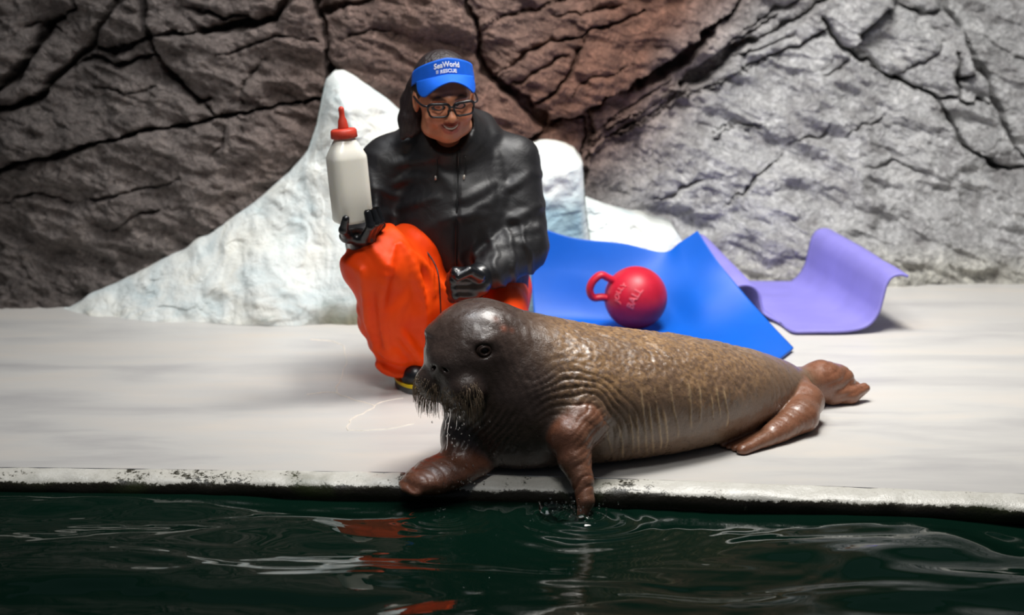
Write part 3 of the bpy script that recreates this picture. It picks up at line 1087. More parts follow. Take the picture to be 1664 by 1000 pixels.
t = NT('walrus_skin')
n1 = t.noise(55, 6, 0.65, 0.5); n2 = t.noise(180, 4, 0.7)
c = t.mix(t.attr(), t.ramp(n1, [(0.3, (0.68, 0.66, 0.64)), (0.55, (1, 1, 1)), (0.72, (1.3, 1.27, 1.22))]), 0.75, 'MULTIPLY')
t.set(Base_Color=c, Roughness=t.ramp(n1, [(0.3, (0.2,) * 3), (0.7, (0.42,) * 3)]), Specular_IOR_Level=0.6, Coat_Weight=0.25, Coat_Roughness=0.12)
t.bump(t.math('ADD', n1, t.math('MULTIPLY', n2, 0.4)), 0.35, 0.006)
walrus = mesh_obj('walrus', WV, WF, t.m, cols=col)
tag(walrus, 'brown walrus calf lying at the pool edge with one flipper in the water', 'walrus')

EYE = plain('animal_eye', srgb(30, 18, 12), 0.06, 0.6, 0.3, 90)
LID = plain('eyelid_skin', srgb(70, 54, 47), 0.35, 0.5, 0.15, 60)
for sg in (-1, 1):
    ec = hp(sg * .0795, .0740, .036)
    v, f = sphere(ec, .0128, 20, 14)
    eye = mesh_obj('eye', v, f, EYE, walrus)
    out = SD * sg * .75 + FD * .66; out /= np.linalg.norm(out)
    e1 = np.cross(out, UD); e1 /= np.linalg.norm(e1)
    parts = []
    for r0, zr in ((.0122, .0035), (.0160, -.0005)):
        a = np.linspace(0, 2 * math.pi, 29)
        ring = [ec + out * (.0075 + zr) + r0 * (math.cos(q) * e1 + .80 * math.sin(q) * UD) for q in a]
        parts.append(tube(ring, .0036, 8, False))
    mesh_obj('eyelid', *merge(parts), LID, eye)

# whiskers on the two pads
WH = plain('whisker', srgb(150, 128, 104), 0.35, 0.5, 0.25, 200)
parts = []
r2 = random.Random(4)
for sg in (-1, 1):
    for k in range(420):
        th = r2.uniform(-1.5, 1.5)         # across the pad
        ph = r2.uniform(-1.1, .62)         # down .. up
        dl = np.array([math.sin(th) * math.cos(ph), math.cos(th) * math.cos(ph), math.sin(ph)])
        base = hp(sg * .042, .118, -.052) + RH @ (dl * np.array([.0555, .0425, .0455]))
        low = (.62 - ph) / 1.72
        ln = r2.uniform(.8, 1.2) * (.006 + .019 * low) * (1 + .5 * (dl[0] * sg > .55))
        d0 = RH @ (dl * np.array([.55, .55, .2])) + np.array([0, 0, -.50])
        d0 /= np.linalg.norm(d0)
        bend = np.array([0, 0, -1.0]) - .6 * RH @ np.array([dl[0], dl[1], 0])
        pts = [base + d0 * ln * u + bend * ln * .6 * u * u for u in np.linspace(-.05, 1, 5)]
        parts.append(tube(pts, np.linspace(.00048, .00028, 5), 4, True))
wk = mesh_obj('whiskers', *merge(parts), WH, walrus)
wk['kind'] = 'stuff'

# ---- water running from the muzzle and the splash at the flipper
t = NT('clear_water')
t.set(Base_Color=(1, 1, 1, 1), Roughness=0.02, IOR=1.33, Transmission_Weight=1.0)
CLEAR = t.m
parts = []
r3 = random.Random(9)
for px, y0, y1, Yd in ((730, 662, 735, 4.150), (727, 670, 700, 4.150), (745, 664, 700, 4.150)):
    pts = []
    for u in np.linspace(0, 1, 14):
        pts.append(P(px - 7 * u * u + 1.2 * math.sin(u * 9), y0 + (y1 - y0) * u, Yd))
    parts.append(tube(pts, [.0018 * (1 - .5 * u) for u in np.linspace(0, 1, 14)], 6))
for k in range(75):
    px = r3.gauss(748, 22); py = r3.uniform(655, 800)
    v, f = sphere(P(px, py, 4.14 + r3.uniform(-.02, .01) - .05 * (py > 740)), r3.uniform(.0009, .0022) * np.array([1, 1, r3.uniform(1, 2.6)]), 8, 6)
    parts.append((v, f))
dr = mesh_obj('water_drips', *merge(parts), CLEAR)
tag(dr, 'clear water drips falling from the walrus whiskers', 'water', kind='stuff')
parts = []
for k in range(120):
    a = r3.uniform(0, 2 * math.pi); rr = abs(r3.gauss(.05, .03))
    cx, cy = .155 + rr * math.cos(a) * 1.1 - .01, 4.045 + rr * math.sin(a) * .6
    hgt = max(0, r3.gauss(.012, .014))
    v, f = sphere((cx, cy, WATER_Z + .004 + hgt), r3.uniform(.001, .003) * np.array([1, 1, r3.uniform(.8, 1.6)]), 8, 6)
    parts.append((v, f))
for k in range(34):
    v, f = sphere(P(r3.gauss(722, 14), r3.uniform(826, 862), 4.03), r3.uniform(.0008, .002), 8, 6)
    parts.append((v, f))
# thin crown of water thrown up left of the flipper
a = np.linspace(math.pi * .55, math.pi * 1.75, 60)
rings = []
for u in np.linspace(0, 1, 8):
    hh = .026 * u * (0.6 + .4 * np.sin(a * 7)) * np.sin((a - a[0]) / (a[-1] - a[0]) * math.pi) ** .6
    rings.append(np.stack([.128 + (.050 + .016 * u) * np.cos(a), 4.045 + (.040 + .012 * u) * np.sin(a), WATER_Z - .004 + hh + .012 * u], -1))
S = np.stack(rings, 0)
nu, nv = S.shape[:2]
V2 = np.concatenate([S.reshape(-1, 3), (S * 1.0 + [0, .0, .0012]).reshape(-1, 3)])
F2 = grid_faces(nu, nv).tolist(); F2 = [tuple(q) for q in F2] + [tuple(i + nu * nv for i in q[::-1]) for q in F2]
parts.append((V2, F2))
sp = mesh_obj('water_splash', *merge(parts), CLEAR)
tag(sp, 'small splash of clear water where the hanging flipper dips in', 'water', kind='stuff')

# ================================================================== PERSON (crouching, bottle in the right hand)
SKIN = None
t = NT('skin')
n1 = t.noise(40, 4, 0.6)
c = t.mix(t.attr(), t.ramp(n1, [(0.3, (0.9, 0.88, 0.88)), (0.7, (1.06, 1.05, 1.05))]), 1.0, 'MULTIPLY')
t.set(Base_Color=c, Roughness=0.42, Specular_IOR_Level=0.4, Subsurface_Weight=0.08, Subsurface_Radius=(.02, .008, .005))
SKIN = t.m
HPOS = np.array([-.186, 5.065, .812])
HYAW, HPIT, HROL = math.radians(13), math.radians(13), math.radians(-4)
# head frame: x = picture right, y = out of the face, z = up
_b = Matrix(((1, 0, 0), (0, -1, 0), (0, 0, 1)))
HM = np.array(Matrix.Rotation(HYAW, 3, 'Z') @ Matrix.Rotation(HPIT, 3, 'X') @ Matrix.Rotation(HROL, 3, 'Y')) @ np.array(_b)


def H(x, y, z):
    return HPOS + HM @ np.array([x, y, z], float)


def Hv(V):
    return HPOS + np.asarray(V, float) @ HM.T


SHR, ELR, WRR = (-.345, 5.205, .610), (-.395, 5.170, .455), (-.415, 4.985, .405)
SHL, ELL, WRL = (.005, 5.205, .610), (.026, 5.115, .385), (-.085, 4.985, .325)
HIPR, KNR, ANR = (-.20, 5.32, .24), (-.362, 4.965, .365), (-.285, 5.075, .095)
HIPL, KNL, ANL = (-.06, 5.31, .22), (-.045, 4.955, .125), (.0, 5.32, .075)


def head_sdf(p):
    """p in the head frame"""
    d = ell(p, (0, -.015, .030), (.0755, .095, .086))
    d = smin(d, ell(p, (0, .025, -.028), (.063, .066, .081)), .03)
    d = smin(d, ell(p, (0, .052, -.085), (.034, .030, .026)), .03)
    for s in (-1, 1):
        d = smin(d, ell(p, (s * .038, .060, -.036), (.026, .026, .024)), .015)
        d = smin(d, ell(p, (s * .050, .020, -.078), (.018, .036, .018)), .03)
    d = smin(d, chain(p, [(-.042, .074, .024), (0, .086, .022), (.042, .074, .024)], [.010, .012, .010], .01), .015)
    for s in (-1, 1):
        d = smax(d, -ell(p, (s * .031, .096, .004), (.019, .016, .012)), .010)
        d = smin(d, ell(p, (s * .031, .0735, .004), (.0155, .0125, .0125)), .003)     # lids
        d = smin(d, ell(p, (s * .078, -.006, -.006), (.009, .019, .031), rot(.15, 0, 0)), .006)
        d = smax(d, -ell(p, (s * .086, .0, -.004), (.005, .009, .018)), .004)
    d = smin(d, cap(p, (0, .086, .012), (0, .110, -.024), .0085, .0125), .010)
    for s in (-1, 1):
        d = smin(d, ell(p, (s * .0125, .099, -.029), (.0085, .0105, .0085)), .005)
        d = smax(d, -ell(p, (s * .006, .108, -.0375), (.0032, .004, .003)), .002)
        d = smax(d, -chain(p, [(s * .020, .094, -.034), (s * .033, .088, -.050), (s * .036, .080, -.066)], [.0015, .0022, .001], .004) , .006)
    # open smile
    up_ = [(-.027, .082, -.046), (-.014, .093, -.0525), (0, .0965, -.0545), (.014, .093, -.0525), (.027, .082, -.046)]
    lo_ = [(-.026, .081, -.048), (-.014, .089, -.061), (0, .091, -.065), (.014, .089, -.061), (.026, .081, -.048)]
    d = smin(d, ell(p, (0, .068, -.055), (.032, .026, .026)), .012)
    d = smin(d, chain(p, up_, [.002, .0042, .0040, .0042, .002], .004), .004)
    d = smin(d, chain(p, lo_, [.002, .0048, .0055, .0048, .002], .004), .004)
    mo = [(-.023, .088, -.0475), (-.012, .097, -.0565), (0, .0995, -.0595), (.012, .097, -.0565), (.023, .088, -.0475)]
    d = smax(d, -chain(p, mo, [.0018, .0045, .0052, .0045, .0018], .004), .002)
    return d


def hand_sdf(p, palm, fingers, k=.008):
    d = palm(p)
    for pts, rad in fingers:
        d = smin(d, chain(p, pts, rad, .004), k)
    return d


# right hand: cups the bottle's foot from below, fingers up its right side, thumb in front
BOT_AX = P(551, 175, 4.90) - P(571, 362, 4.90); BOT_AX /= np.linalg.norm(BOT_AX)
BOT0 = P(574, 361, 4.90)
RP = P(586, 386, 4.915)


def Rq(px, py, Y): return tuple(P(px, py, Y))


R_F = [
    ([Rq(566, 386, 4.885), Rq(558, 374, 4.845), Rq(562, 356, 4.832)], [.016, .0125, .0100]),
    ([Rq(592, 388, 4.880), Rq(602, 368, 4.845), Rq(597, 346, 4.845)], [.0135, .0120, .0098]),
    ([Rq(600, 384, 4.900), Rq(612, 362, 4.870), Rq(604, 339, 4.868)], [.0135, .0120, .0098]),
    ([Rq(604, 382, 4.925), Rq(618, 360, 4.900), Rq(611, 337, 4.895)], [.0135, .0118, .0095]),
    ([Rq(604, 384, 4.945), Rq(620, 366, 4.930), Rq(616, 348, 4.925)], [.0125, .0108, .0088]),
]


def r_palm(p):
    d = ell(p, RP, (.046, .044, .022), rot(0, .25, 0))
    d = smin(d, ell(p, Rq(564, 384, 4.89), (.022, .024, .018)), .012)
    return smin(d, cap(p, Rq(586, 394, 4.93), WRR, .028, .028), .02)


L_F = []
for k in range(4):
    yy = 441 + k * 12.0
    L_F.append(([tuple(P(768, yy + 2, 4.930 + .004 * k)), tuple(P(737 + abs(k - 1.2) * 2.5, yy + 2, 4.898 + .006 * k)), tuple(P(730 + abs(k - 1.2) * 3, yy + 8, 4.925 + .006 * k)), tuple(P(748, yy + 9, 4.950))],
                [.0165, .0150, .0130, .0115]))
L_F.append(([tuple(P(779, 449, 4.925)), tuple(P(762, 441, 4.900)), tuple(P(745, 450, 4.884))], [.0170, .0140, .0115]))


def l_palm(p):
    d = ell(p, P(768, 461, 4.955), (.040, .036, .042), rot(0, .2, 0))
    return smin(d, cap(p, P(776, 460, 4.965), WRL, .030, .030), .02)


def body_sdf(p):
    d = head_sdf((p - HPOS) @ HM) if True else None
    d = smin(d, cap(p, H(0, -.03, -.06), (-.168, 5.19, .66), .052, .058), .03)
    d = smin(d, chain(p, [(-.168, 5.20, .62), (-.145, 5.21, .42), (-.12, 5.30, .26)], [.12, .13, .13], .05), .03)
    d = smin(d, cap(p, (-.30, 5.205, .61), (-.03, 5.205, .61), .045, .045), .04)
    for s, e, w_ in ((SHR, ELR, WRR), (SHL, ELL, WRL)):
        d = smin(d, chain(p, [s, e, w_], [.045, .038, .024], .01), .02)
    for s, e, w_ in ((HIPR, KNR, ANR), (HIPL, KNL, ANL)):
        d = smin(d, chain(p, [s, e, w_], [.075, .052, .035], .01), .03)
    d = smin(d, cap(p, ANR, (-.272, 5.00, .045), .035, .028), .02)
    d = smin(d, cap(p, ANL, (.0, 5.42, .05), .035, .028), .02)
    d = smin(d, hand_sdf(p, lambda q: r_palm(q) + .004, [(a[:-1] + [tuple(.8 * np.array(a[-1]) + .2 * np.array(a[-2]))], [r - .005 for r in b]) for a, b in R_F]), .01)
    d = smin(d, hand_sdf(p, lambda q: l_palm(q) + .004, [(a, [r - .005 for r in b]) for a, b in L_F]), .01)
    return d


def uneven(lo, hi, a, b, fine, coarse):
    return np.concatenate([np.arange(lo, a, coarse), np.arange(a, b, fine), np.arange(b, hi, coarse)])


V, F = nets(body_sdf, None, None, None, axes=[uneven(-.50, .14, -.28, -.08, .0021, .006), uneven(4.80, 5.50, 4.91, 5.06, .0021, .006), uneven(0.0, .96, .69, .87, .0021, .006)])
L = (V - HPOS) @ HM
col = np.tile(np.array(srgb(200, 134, 100)[:3]), (len(V), 1))


def blend(col, c, w_):
    w_ = np.clip(w_, 0, 1)[:, None]
    return col * (1 - w_) + np.array(srgb(*c)[:3]) * w_


lipd = chain(L, [(-.026, .083, -.047), (-.013, .093, -.054), (0, .096, -.056), (.013, .093, -.054), (.026, .083, -.047)], [.004, .0075, .0075, .0075, .004])
lipd2 = chain(L, [(-.024, .083, -.050), (-.013, .091, -.062), (0, .093, -.066), (.013, .091, -.062), (.024, .083, -.050)], [.004, .006, .0065, .006, .004])
col = blend(col, (170, 92, 84), .75 * sstep(.002, -.002, np.minimum(lipd, lipd2)))
inner = chain(L, [(-.022, .083, -.0475), (0, .090, -.0595), (.022, .083, -.0475)], [.003, .006, .003])
col = blend(col, (70, 24, 22), .9 * sstep(.001, -.001, inner) * (L[:, 1] < .0925))
for s in (-1, 1):
    col = blend(col, (206, 118, 92), .45 * np.exp(-(np.linalg.norm(L - [s * .042, .082, -.036], axis=1) / .02) ** 2))
    br_ = chain(L, [(s * .016, .098, .022), (s * .032, .092, .028), (s * .048, .080, .022)], [.004, .004, .002])
    col = blend(col, (52, 34, 28), .85 * sstep(.003, -.002, br_))
body = mesh_obj('person', V, F, SKIN, cols=col)
person = body
tag(person, 'person in black hooded jacket, orange trousers and blue visor crouching with a bottle raised', 'person')

# teeth, lashes
TEETH = plain('teeth', srgb(226, 220, 208), 0.3, 0.5, 0.05, 100)
pts = smooth_path([(-.0205, .0835, -.0485), (-.011, .0915, -.0555), (0, .0935, -.0580), (.011, .0915, -.0555), (.0205, .0835, -.0485)], 20)
v, f = tube(pts, .0034, 8)
mesh_obj('teeth', Hv(v), f, TEETH, person)
LASH = plain('dark_hair', srgb(34, 26, 26), 0.5, 0.4, 0.2, 60)
for s in (-1, 1):
    pts = smooth_path([(s * .016, .0845, .000), (s * .024, .0875, -.0045), (s * .033, .0872, -.006), (s * .045, .0800, -.003)], 14)
    v, f = tube(pts, [.0008] + [.0013] * 12 + [.0008], 6)
    mesh_obj('eyelashes', Hv(v), f, LASH, person)

# ---- hair
HAIRM = NT('black_hair')
hn = HAIRM.noise(60, 4, 0.6, 0.3, (6, 6, 0.8))
HAIRM.set(Base_Color=HAIRM.ramp(hn, [(0.3, srgb(20, 15, 16)), (0.7, srgb(48, 38, 38))]), Roughness=0.38, Specular_IOR_Level=0.5)
HAIRM.bump(hn, 0.5, 0.004)


def hair_sdf(p):
    q = (p - HPOS) @ HM
    d = ell(q, (0, -.020, .034), (.0825, .098, .090))
    # open at the face, below the hairline
    d = smax(d, (q[:, 1] * .80 - q[:, 2] * .55) - .016, .012)
    d = smax(d, -(ell(q, (0, -.015, .030), (.0735, .093, .084))), .003)
    d = smax(d, -(q[:, 2] + .045), .02)
    # length behind the ear, falling to the shoulder on the picture's left
    ln = chain(p, [tuple(H(-.070, -.040, .020)), tuple(P(668, 165, 5.10)), tuple(P(662, 195, 5.095)), tuple(P(655, 222, 5.085))], [.026, .026, .023, .010], .02)
    ln = smin(ln, chain(p, [tuple(H(-.060, -.055, .020)), tuple(P(678, 175, 5.11)), tuple(P(672, 205, 5.10)), tuple(P(668, 218, 5.09))], [.03, .028, .022, .010], .02), .012)
    d = smin(d, ln, .015)
    d = smin(d, cap(p, H(.066, -.05, .0), H(.066, -.045, -.07), .022, .012), .015)
    return d


V, F = nets(hair_sdf, (-.36, 4.93, .60), (-.07, 5.20, .95), .0030)
N = vnormals(V, F)
L = (V - HPOS) @ HM
ang = np.arctan2(L[:, 0], L[:, 1] + .02)
V = V + N * (0.0016 * noise(np.stack([V[:, 0] * 3 + ang * .15, V[:, 1] * 3, V[:, 2] * .4], -1), 60, 3))[:, None]
mesh_obj('hair', V, F, HAIRM.m, person)

# ---- visor: band round the brow, curved brim, lettering
VIS = plain('visor_cloth', srgb(16, 92, 204), 0.62, 0.3, 0.08, 40, 0.2, 0.001)


def band_pt(a, u, off=0.0):
    """a: angle from straight ahead, u: 0 lower .. 1 upper edge"""
    k = (abs(a) / 1.57) ** 1.5
    lo = .082 - .046 * k
    hi = lo + .047 - .010 * k
    z = lo + (hi - lo) * u
    rx = .0860 + off - .008 * u * (1 - .5 * k)
    ry = .0800 + off - .016 * u
    return np.array([rx * math.sin(a), -.010 + ry * math.cos(a), z])


na, nu_ = 60, 10
aa = np.linspace(-1.75, 1.75, na)
S = np.stack([np.stack([band_pt(a, u) for u in np.linspace(0, 1, nu_)]) for a in aa])


def shell(S, thick):
    nu, nv = S.shape[:2]
    du = np.gradient(S, axis=0); dv = np.gradient(S, axis=1)
    N = np.cross(du, dv); N /= np.linalg.norm(N, axis=2)[..., None] + 1e-12
    A = (S + N * thick / 2).reshape(-1, 3); B = (S - N * thick / 2).reshape(-1, 3)
    n = nu * nv
    F = grid_faces(nu, nv).tolist()
    F = [tuple(f) for f in F] + [tuple(i + n for i in f[::-1]) for f in F]
    rim = [i * nv for i in range(nu)] + [(nu - 1) * nv + j for j in range(1, nv)] + [i * nv + nv - 1 for i in range(nu - 2, -1, -1)] + [j for j in range(nv - 2, 0, -1)]
    for a, b in zip(rim, rim[1:] + rim[:1]):
        F.append((a, b, b + n, a + n)[::-1])
    return np.concatenate([A, B]), F


v, f = shell(S, .0028)
visor = mesh_obj('visor', Hv(v), f, VIS, person)
visor['label'] = 'blue sun visor with white lettering'
rows = []
for a in np.linspace(-1.15, 1.15, 50):
    b0 = band_pt(a, 0.04, .001)
    k = math.cos(a / 1.15 * math.pi / 2) ** .55
    row = []
    for u in np.linspace(0, 1, 14):
        e = .056 * k * u
        y = b0[1] + e * (.95 - .1 * u)
        x = b0[0] * (1 + .10 * u * k)
        z = b0[2] + .003 - e * .10 - .030 * u * (abs(x) / .06) ** 2 * min(1, k * 1.5)
        row.append((x, y, z))
    rows.append(row)
v, f = shell(np.array(rows), .003)
mesh_obj('brim', Hv(v), f, VIS, visor)
WHT = plain('white_print', srgb(236, 238, 240), 0.6, 0.3, 0.03, 50)
parts = []
for txt, size, cu_, z0_, sq in (('SeaWorld', .0195, 0.66, 0, 1.0), ('RESCUE', .0130, 0.31, 0.003, 1.1)):
    TV, TF = text_mesh(txt, size, 0.0005)
    out = []
    for q in TV:
        a = (q[0] * sq + z0_) / .092
        b0 = band_pt(a, cu_); b1 = band_pt(a, cu_ + .01)
        upd = (b1 - b0) / np.linalg.norm(b1 - b0)
        nrm = np.array([math.sin(a), math.cos(a), 0])
        out.append(b0 + upd * q[1] + nrm * (.0022 + q[2]))
    parts.append((np.array(out), TF))
# small badge block left of the lower line
bq = []
for (uu, vv_) in ((-.0045, -.0055), (.0045, -.0055), (.0045, .0055), (-.0045, .0055)):
    a = (uu * .8 - .030) / .092
    b0 = band_pt(a, .32)
    bq.append(b0 + np.array([0, 0, vv_]) + np.array([math.sin(a), math.cos(a), 0]) * .0026)
bq2 = [q - np.array([0, .001, 0]) for q in bq]
parts.append((np.array(bq + bq2), [(0, 1, 2, 3), (0, 4, 5, 1), (1, 5, 6, 2), (2, 6, 7, 3), (3, 7, 4, 0)]))
v, f = merge(parts)
mesh_obj('lettering', Hv(v), f, WHT, visor, smooth=False)

# ---- glasses
FRAME = plain('black_frame', srgb(20, 20, 24), 0.3, 0.5, 0.15, 60)
t = NT('lens'); t.set(Base_Color=(.96, .95, .97, 1), Roughness=0.02, IOR=1.15, Transmission_Weight=1.0)
LENS = t.m
gp = []
lens = []
for s in (-1, 1):
    ring = []
    for k in range(41):
        a = 2 * math.pi * k / 40
        ca, sa = math.cos(a), math.sin(a)
        ex = .0285 * math.copysign(abs(ca) ** .5, ca); ez = .0185 * math.copysign(abs(sa) ** .5, sa)
        if ez < 0: ex *= .90
        x = s * .0345 + ex
        ring.append((x, .1105 - .9 * x * x * 3.2, .000 + ez))
    gp.append(tube(ring, [.0030 if q[2] < .010 else .0042 for q in ring], 8, False))
    rr = np.array(ring[:-1])
    cpt = rr.mean(0)
    lens.append((np.concatenate([rr, [cpt], rr - [0, .0015, 0], [cpt - [0, .0015, 0]]]),
                 [(k, (k + 1) % 40, 40) for k in range(40)] + [(41 + (k + 1) % 40, 41 + k, 81) for k in range(40)] + [(k, 41 + k, 41 + (k + 1) % 40, (k + 1) % 40) for k in range(40)]))
    gp.append(tube(smooth_path([(s * .062, .098, .012), (s * .074, .090, .012), (s * .081, .050, .010), (s * .083, .0, .008), (s * .080, -.02, -.006)], 20), .0030, 8))
gp.append(tube(smooth_path([(-.007, .1105, .006), (0, .1125, .009), (.007, .1105, .006)], 8), .0032, 8))
v, f = merge(gp)
gl = mesh_obj('glasses', Hv(v), f, FRAME, person)
gl['label'] = 'black rectangular glasses'
for v, f in lens:
    mesh_obj('lens', Hv(v), f, LENS, gl)

# ---- jacket
JACK = NT('black_nylon')
jn = JACK.noise(16, 4, 0.5, 1.5)
jf = JACK.noise(400, 2, 0.5)
JACK.set(Base_Color=JACK.ramp(jn, [(0.3, srgb(18, 18, 20)), (0.7, srgb(30, 29, 31))]), Roughness=0.5, Specular_IOR_Level=0.45)
JACK.bump(JACK.math('ADD', jn, JACK.math('MULTIPLY', jf, 0.05)), 0.2, 0.012)


def surf(px, py, fn, y0=4.78, y1=5.4):
    """where the ray through a photo point meets the cloth"""
    ys = np.linspace(y0, y1, 500)
    pts = np.stack([P(px, py, y_) for y_ in ys])
    k = int(np.argmax(fn(pts) < 0))
    return pts[k]


def ridges(fn, traces, r, sink=.006):
    out = []
    for tr_ in traces:
        pts = smooth_path([surf(a, b, fn) + [0, sink, 0] for a, b in tr_], len(tr_) * 3)
        n = len(pts)
        out.append((pts, [r * (.35 + .65 * math.sin(math.pi * (i + .6) / n)) for i in range(n)]))
    return out


def with_ridges(fn, rd, k):
    def f(p):
        d = fn(p)
        for pts, rad in rd:
            d = smin(d, chain(p, pts, rad, .004), k)
        return d
    return f


def jacket_base(p):
    q = p.copy(); q[:, 1] = (p[:, 1] - 5.22) * 1.12 + 5.22
    d = chain(q, [(-.168, 5.215, .610), (-.150, 5.195, .440), (-.125, 5.255, .300)], [.148, .178, .178], .08)
    d = smin(d, chain(p, [(-.320, 5.215, .610), (-.17, 5.215, .655), (-.02, 5.215, .610)], [.066, .075, .066], .02), .06)
    d = smin(d, chain(p, [(-.17, 5.20, .66), (-.175, 5.135, .705), (-.178, 5.115, .735)], [.100, .088, .076], .03), .05)
    # hood lying round the neck
    d = smin(d, chain(p, [tuple(P(655, 232, 5.14)), tuple(P(676, 205, 5.24)), tuple(P(730, 188, 5.29)), tuple(P(782, 203, 5.24)), tuple(P(800, 222, 5.17))], [.014, .036, .044, .036, .012], .02), .035)
    d = smin(d, chain(p, [SHR, ELR, (-.412, 5.02, .410)], [.080, .070, .050], .02), .035)
    d = smin(d, chain(p, [SHL, ELL, (-.062, 5.005, .334)], [.078, .074, .048], .02), .030)
    # neck opening, hem, cuffs
    d = smax(d, -(head_sdf((p - HPOS) @ HM) - .006), .006)
    d = smax(d, -cap(p, H(0, .035, -.085), H(0, .01, .06), .062, .085), .010)
    d = smax(d, .205 - p[:, 2], .01)
    d = smax(d, -cap(p, WRR, (-.418, 4.93, .40), .036, .036), .006)
    return d


JK_R = ridges(jacket_base, [
    [(818, 310), (838, 300), (858, 286)], [(822, 360), (850, 350), (876, 338)], [(800, 392), (835, 384), (872, 372)], [(790, 415), (822, 398), (856, 396)],
    [(640, 268), (672, 262), (704, 256)], [(640, 300), (670, 290), (700, 292)], [(650, 340), (680, 330), (712, 322)], [(740, 330), (770, 318), (800, 300)],
    [(806, 250), (812, 290), (818, 330)], [(770, 420), (800, 405), (820, 380)], [(600, 280), (610, 310), (612, 345)], [(720, 360), (750, 352), (790, 350)]], .012, .006)
jacket_sdf = with_ridges(jacket_base, JK_R, .014)
V, F = nets(jacket_sdf, (-.54, 4.90, .16), (.18, 5.52, .90), .0058)
N = vnormals(V, F)
x, y, z = V.T


def creases(V, dirv, period, amp, seed, sharp=2.0):
    d = V @ np.asarray(dirv, float)
    w_ = .022 * noise(V, 9, seed) + .010 * noise(V, 24, seed + 1)
    c_ = (0.5 + 0.5 * np.cos(2 * math.pi * (d + w_) / period)) ** sharp
    return amp * c_ * (0.5 + 0.5 * noise(V, 7, seed + 2))


def near_seg(V, a, b, r):
    a = np.asarray(a, float); b = np.asarray(b, float); ab = b - a
    tt = np.clip(((V - a) @ ab) / (ab @ ab), 0, 1)
    return sstep(r, r * .6, np.linalg.norm(V - a - tt[:, None] * ab, axis=1)), tt


disp = 0.005 * fbm(V, 7, 2, 3)
ma, ta = near_seg(V, SHL, ELL, .13)
disp += creases(V, (.30, 0, .95), .065, .008, 21, 3.0) * ma
mb, tb = near_seg(V, ELL, WRL, .11)
disp += creases(V, (.95, .2, .25), .05, .011, 31, 3.0) * mb
mc, tc = near_seg(V, SHR, ELR, .11)
disp += creases(V, (.4, 0, .9), .07, .007, 41, 3.0) * mc
tor = (1 - ma) * (1 - mb) * (1 - mc)
disp += creases(V, (-.45, 0, .9), .10, .008, 51, 3.0) * tor * sstep(.62, .5, z)
disp += creases(V, (.6, 0, .8), .12, .006, 61, 3.0) * tor * sstep(.48, .6, z)
# zip placket groove
zx = -.152 + .03 * (z - .5)
disp -= .004 * np.exp(-((x - zx) / .006) ** 2) * (y < 5.2) * sstep(.70, .66, z) * tor
V = V + N * disp[:, None]
jacket = mesh_obj('jacket', V, F, JACK.m, person)
jacket['label'] = 'black hooded rain jacket'
def on_front(xv, zv, fn=jacket_base):
    ys = np.linspace(4.85, 5.3, 400)
    dd = fn(np.stack([np.full(400, xv), ys, np.full(400, zv)], -1))
    k = np.argmax(dd < 0)
    return np.array([xv, ys[k] - .004, zv])


ZIP = plain('zip_tape', srgb(12, 12, 13), 0.35, 0.5, 0.2, 90)
pts = [on_front(-.152 + .03 * (zz_ - .5), zz_) + [0, .003, 0] for zz_ in np.linspace(.34, .665, 24)]
v, f = tube(smooth_path(pts, 50), .0028, 6)
mesh_obj('zip', v, f, ZIP, jacket)
TOG = plain('steel_toggle', srgb(205, 200, 190), 0.25, 0.6, 0.1, 60, metal=0.6)
for px, py in ((708, 288), (754, 287)):
    a = None
    for Yt in np.linspace(4.85, 5.25, 300):
        if jacket_sdf(P(px, py, Yt)[None])[0] < .002:
            a = P(px, py, Yt - .008); break
    if a is None: continue
    top = a + np.array([.004, .0, .055])
    top[1] = on_front(top[0], top[2])[1] - .002
    v, f = tube(smooth_path([top, (top + a) / 2 + [0.003, -.003, 0], a], 12), .0018, 6)
    cd = mesh_obj('drawstring', v, f, ZIP, jacket)
    v, f = tube([a + [0, 0, .004], a, a - [0, 0, .009]], [.0028, .0036, .0026], 8)
    mesh_obj('toggle', v, f, TOG, jacket)

# ---- trousers
ORG = NT('orange_pvc')
on = ORG.noise(9, 3, 0.5, 0.8)
ORG.set(Base_Color=ORG.ramp(on, [(0.3, srgb(242, 64, 0)), (0.7, srgb(252, 80, 6))]), Roughness=0.55, Specular_IOR_Level=0.25)
ORG.bump(on, 0.25, 0.012)


def trouser_base(p):
    d = chain(p, [HIPR, (-.30, 5.09, .335), KNR, (-.318, 5.005, .235), (-.305, 5.045, .130), (-.302, 5.070, .075)], [.125, .108, .094, .094, .086, .070], .05)
    d = smin(d, cap(p, (-.30, 5.05, .36), (-.27, 5.02, .26), .07, .085), .05)
    d = smin(d, chain(p, [HIPL, (-.055, 5.10, .185), KNL, ANL], [.125, .105, .092, .072], .03), .05)
    d = smin(d, ell(p, (-.13, 5.33, .20), (.17, .12, .15)), .05)
    d = smin(d, ell(p, (-.175, 5.08, .23), (.07, .09, .06)), .06)
    d = smax(d, .022 - p[:, 2], .012)
    return d


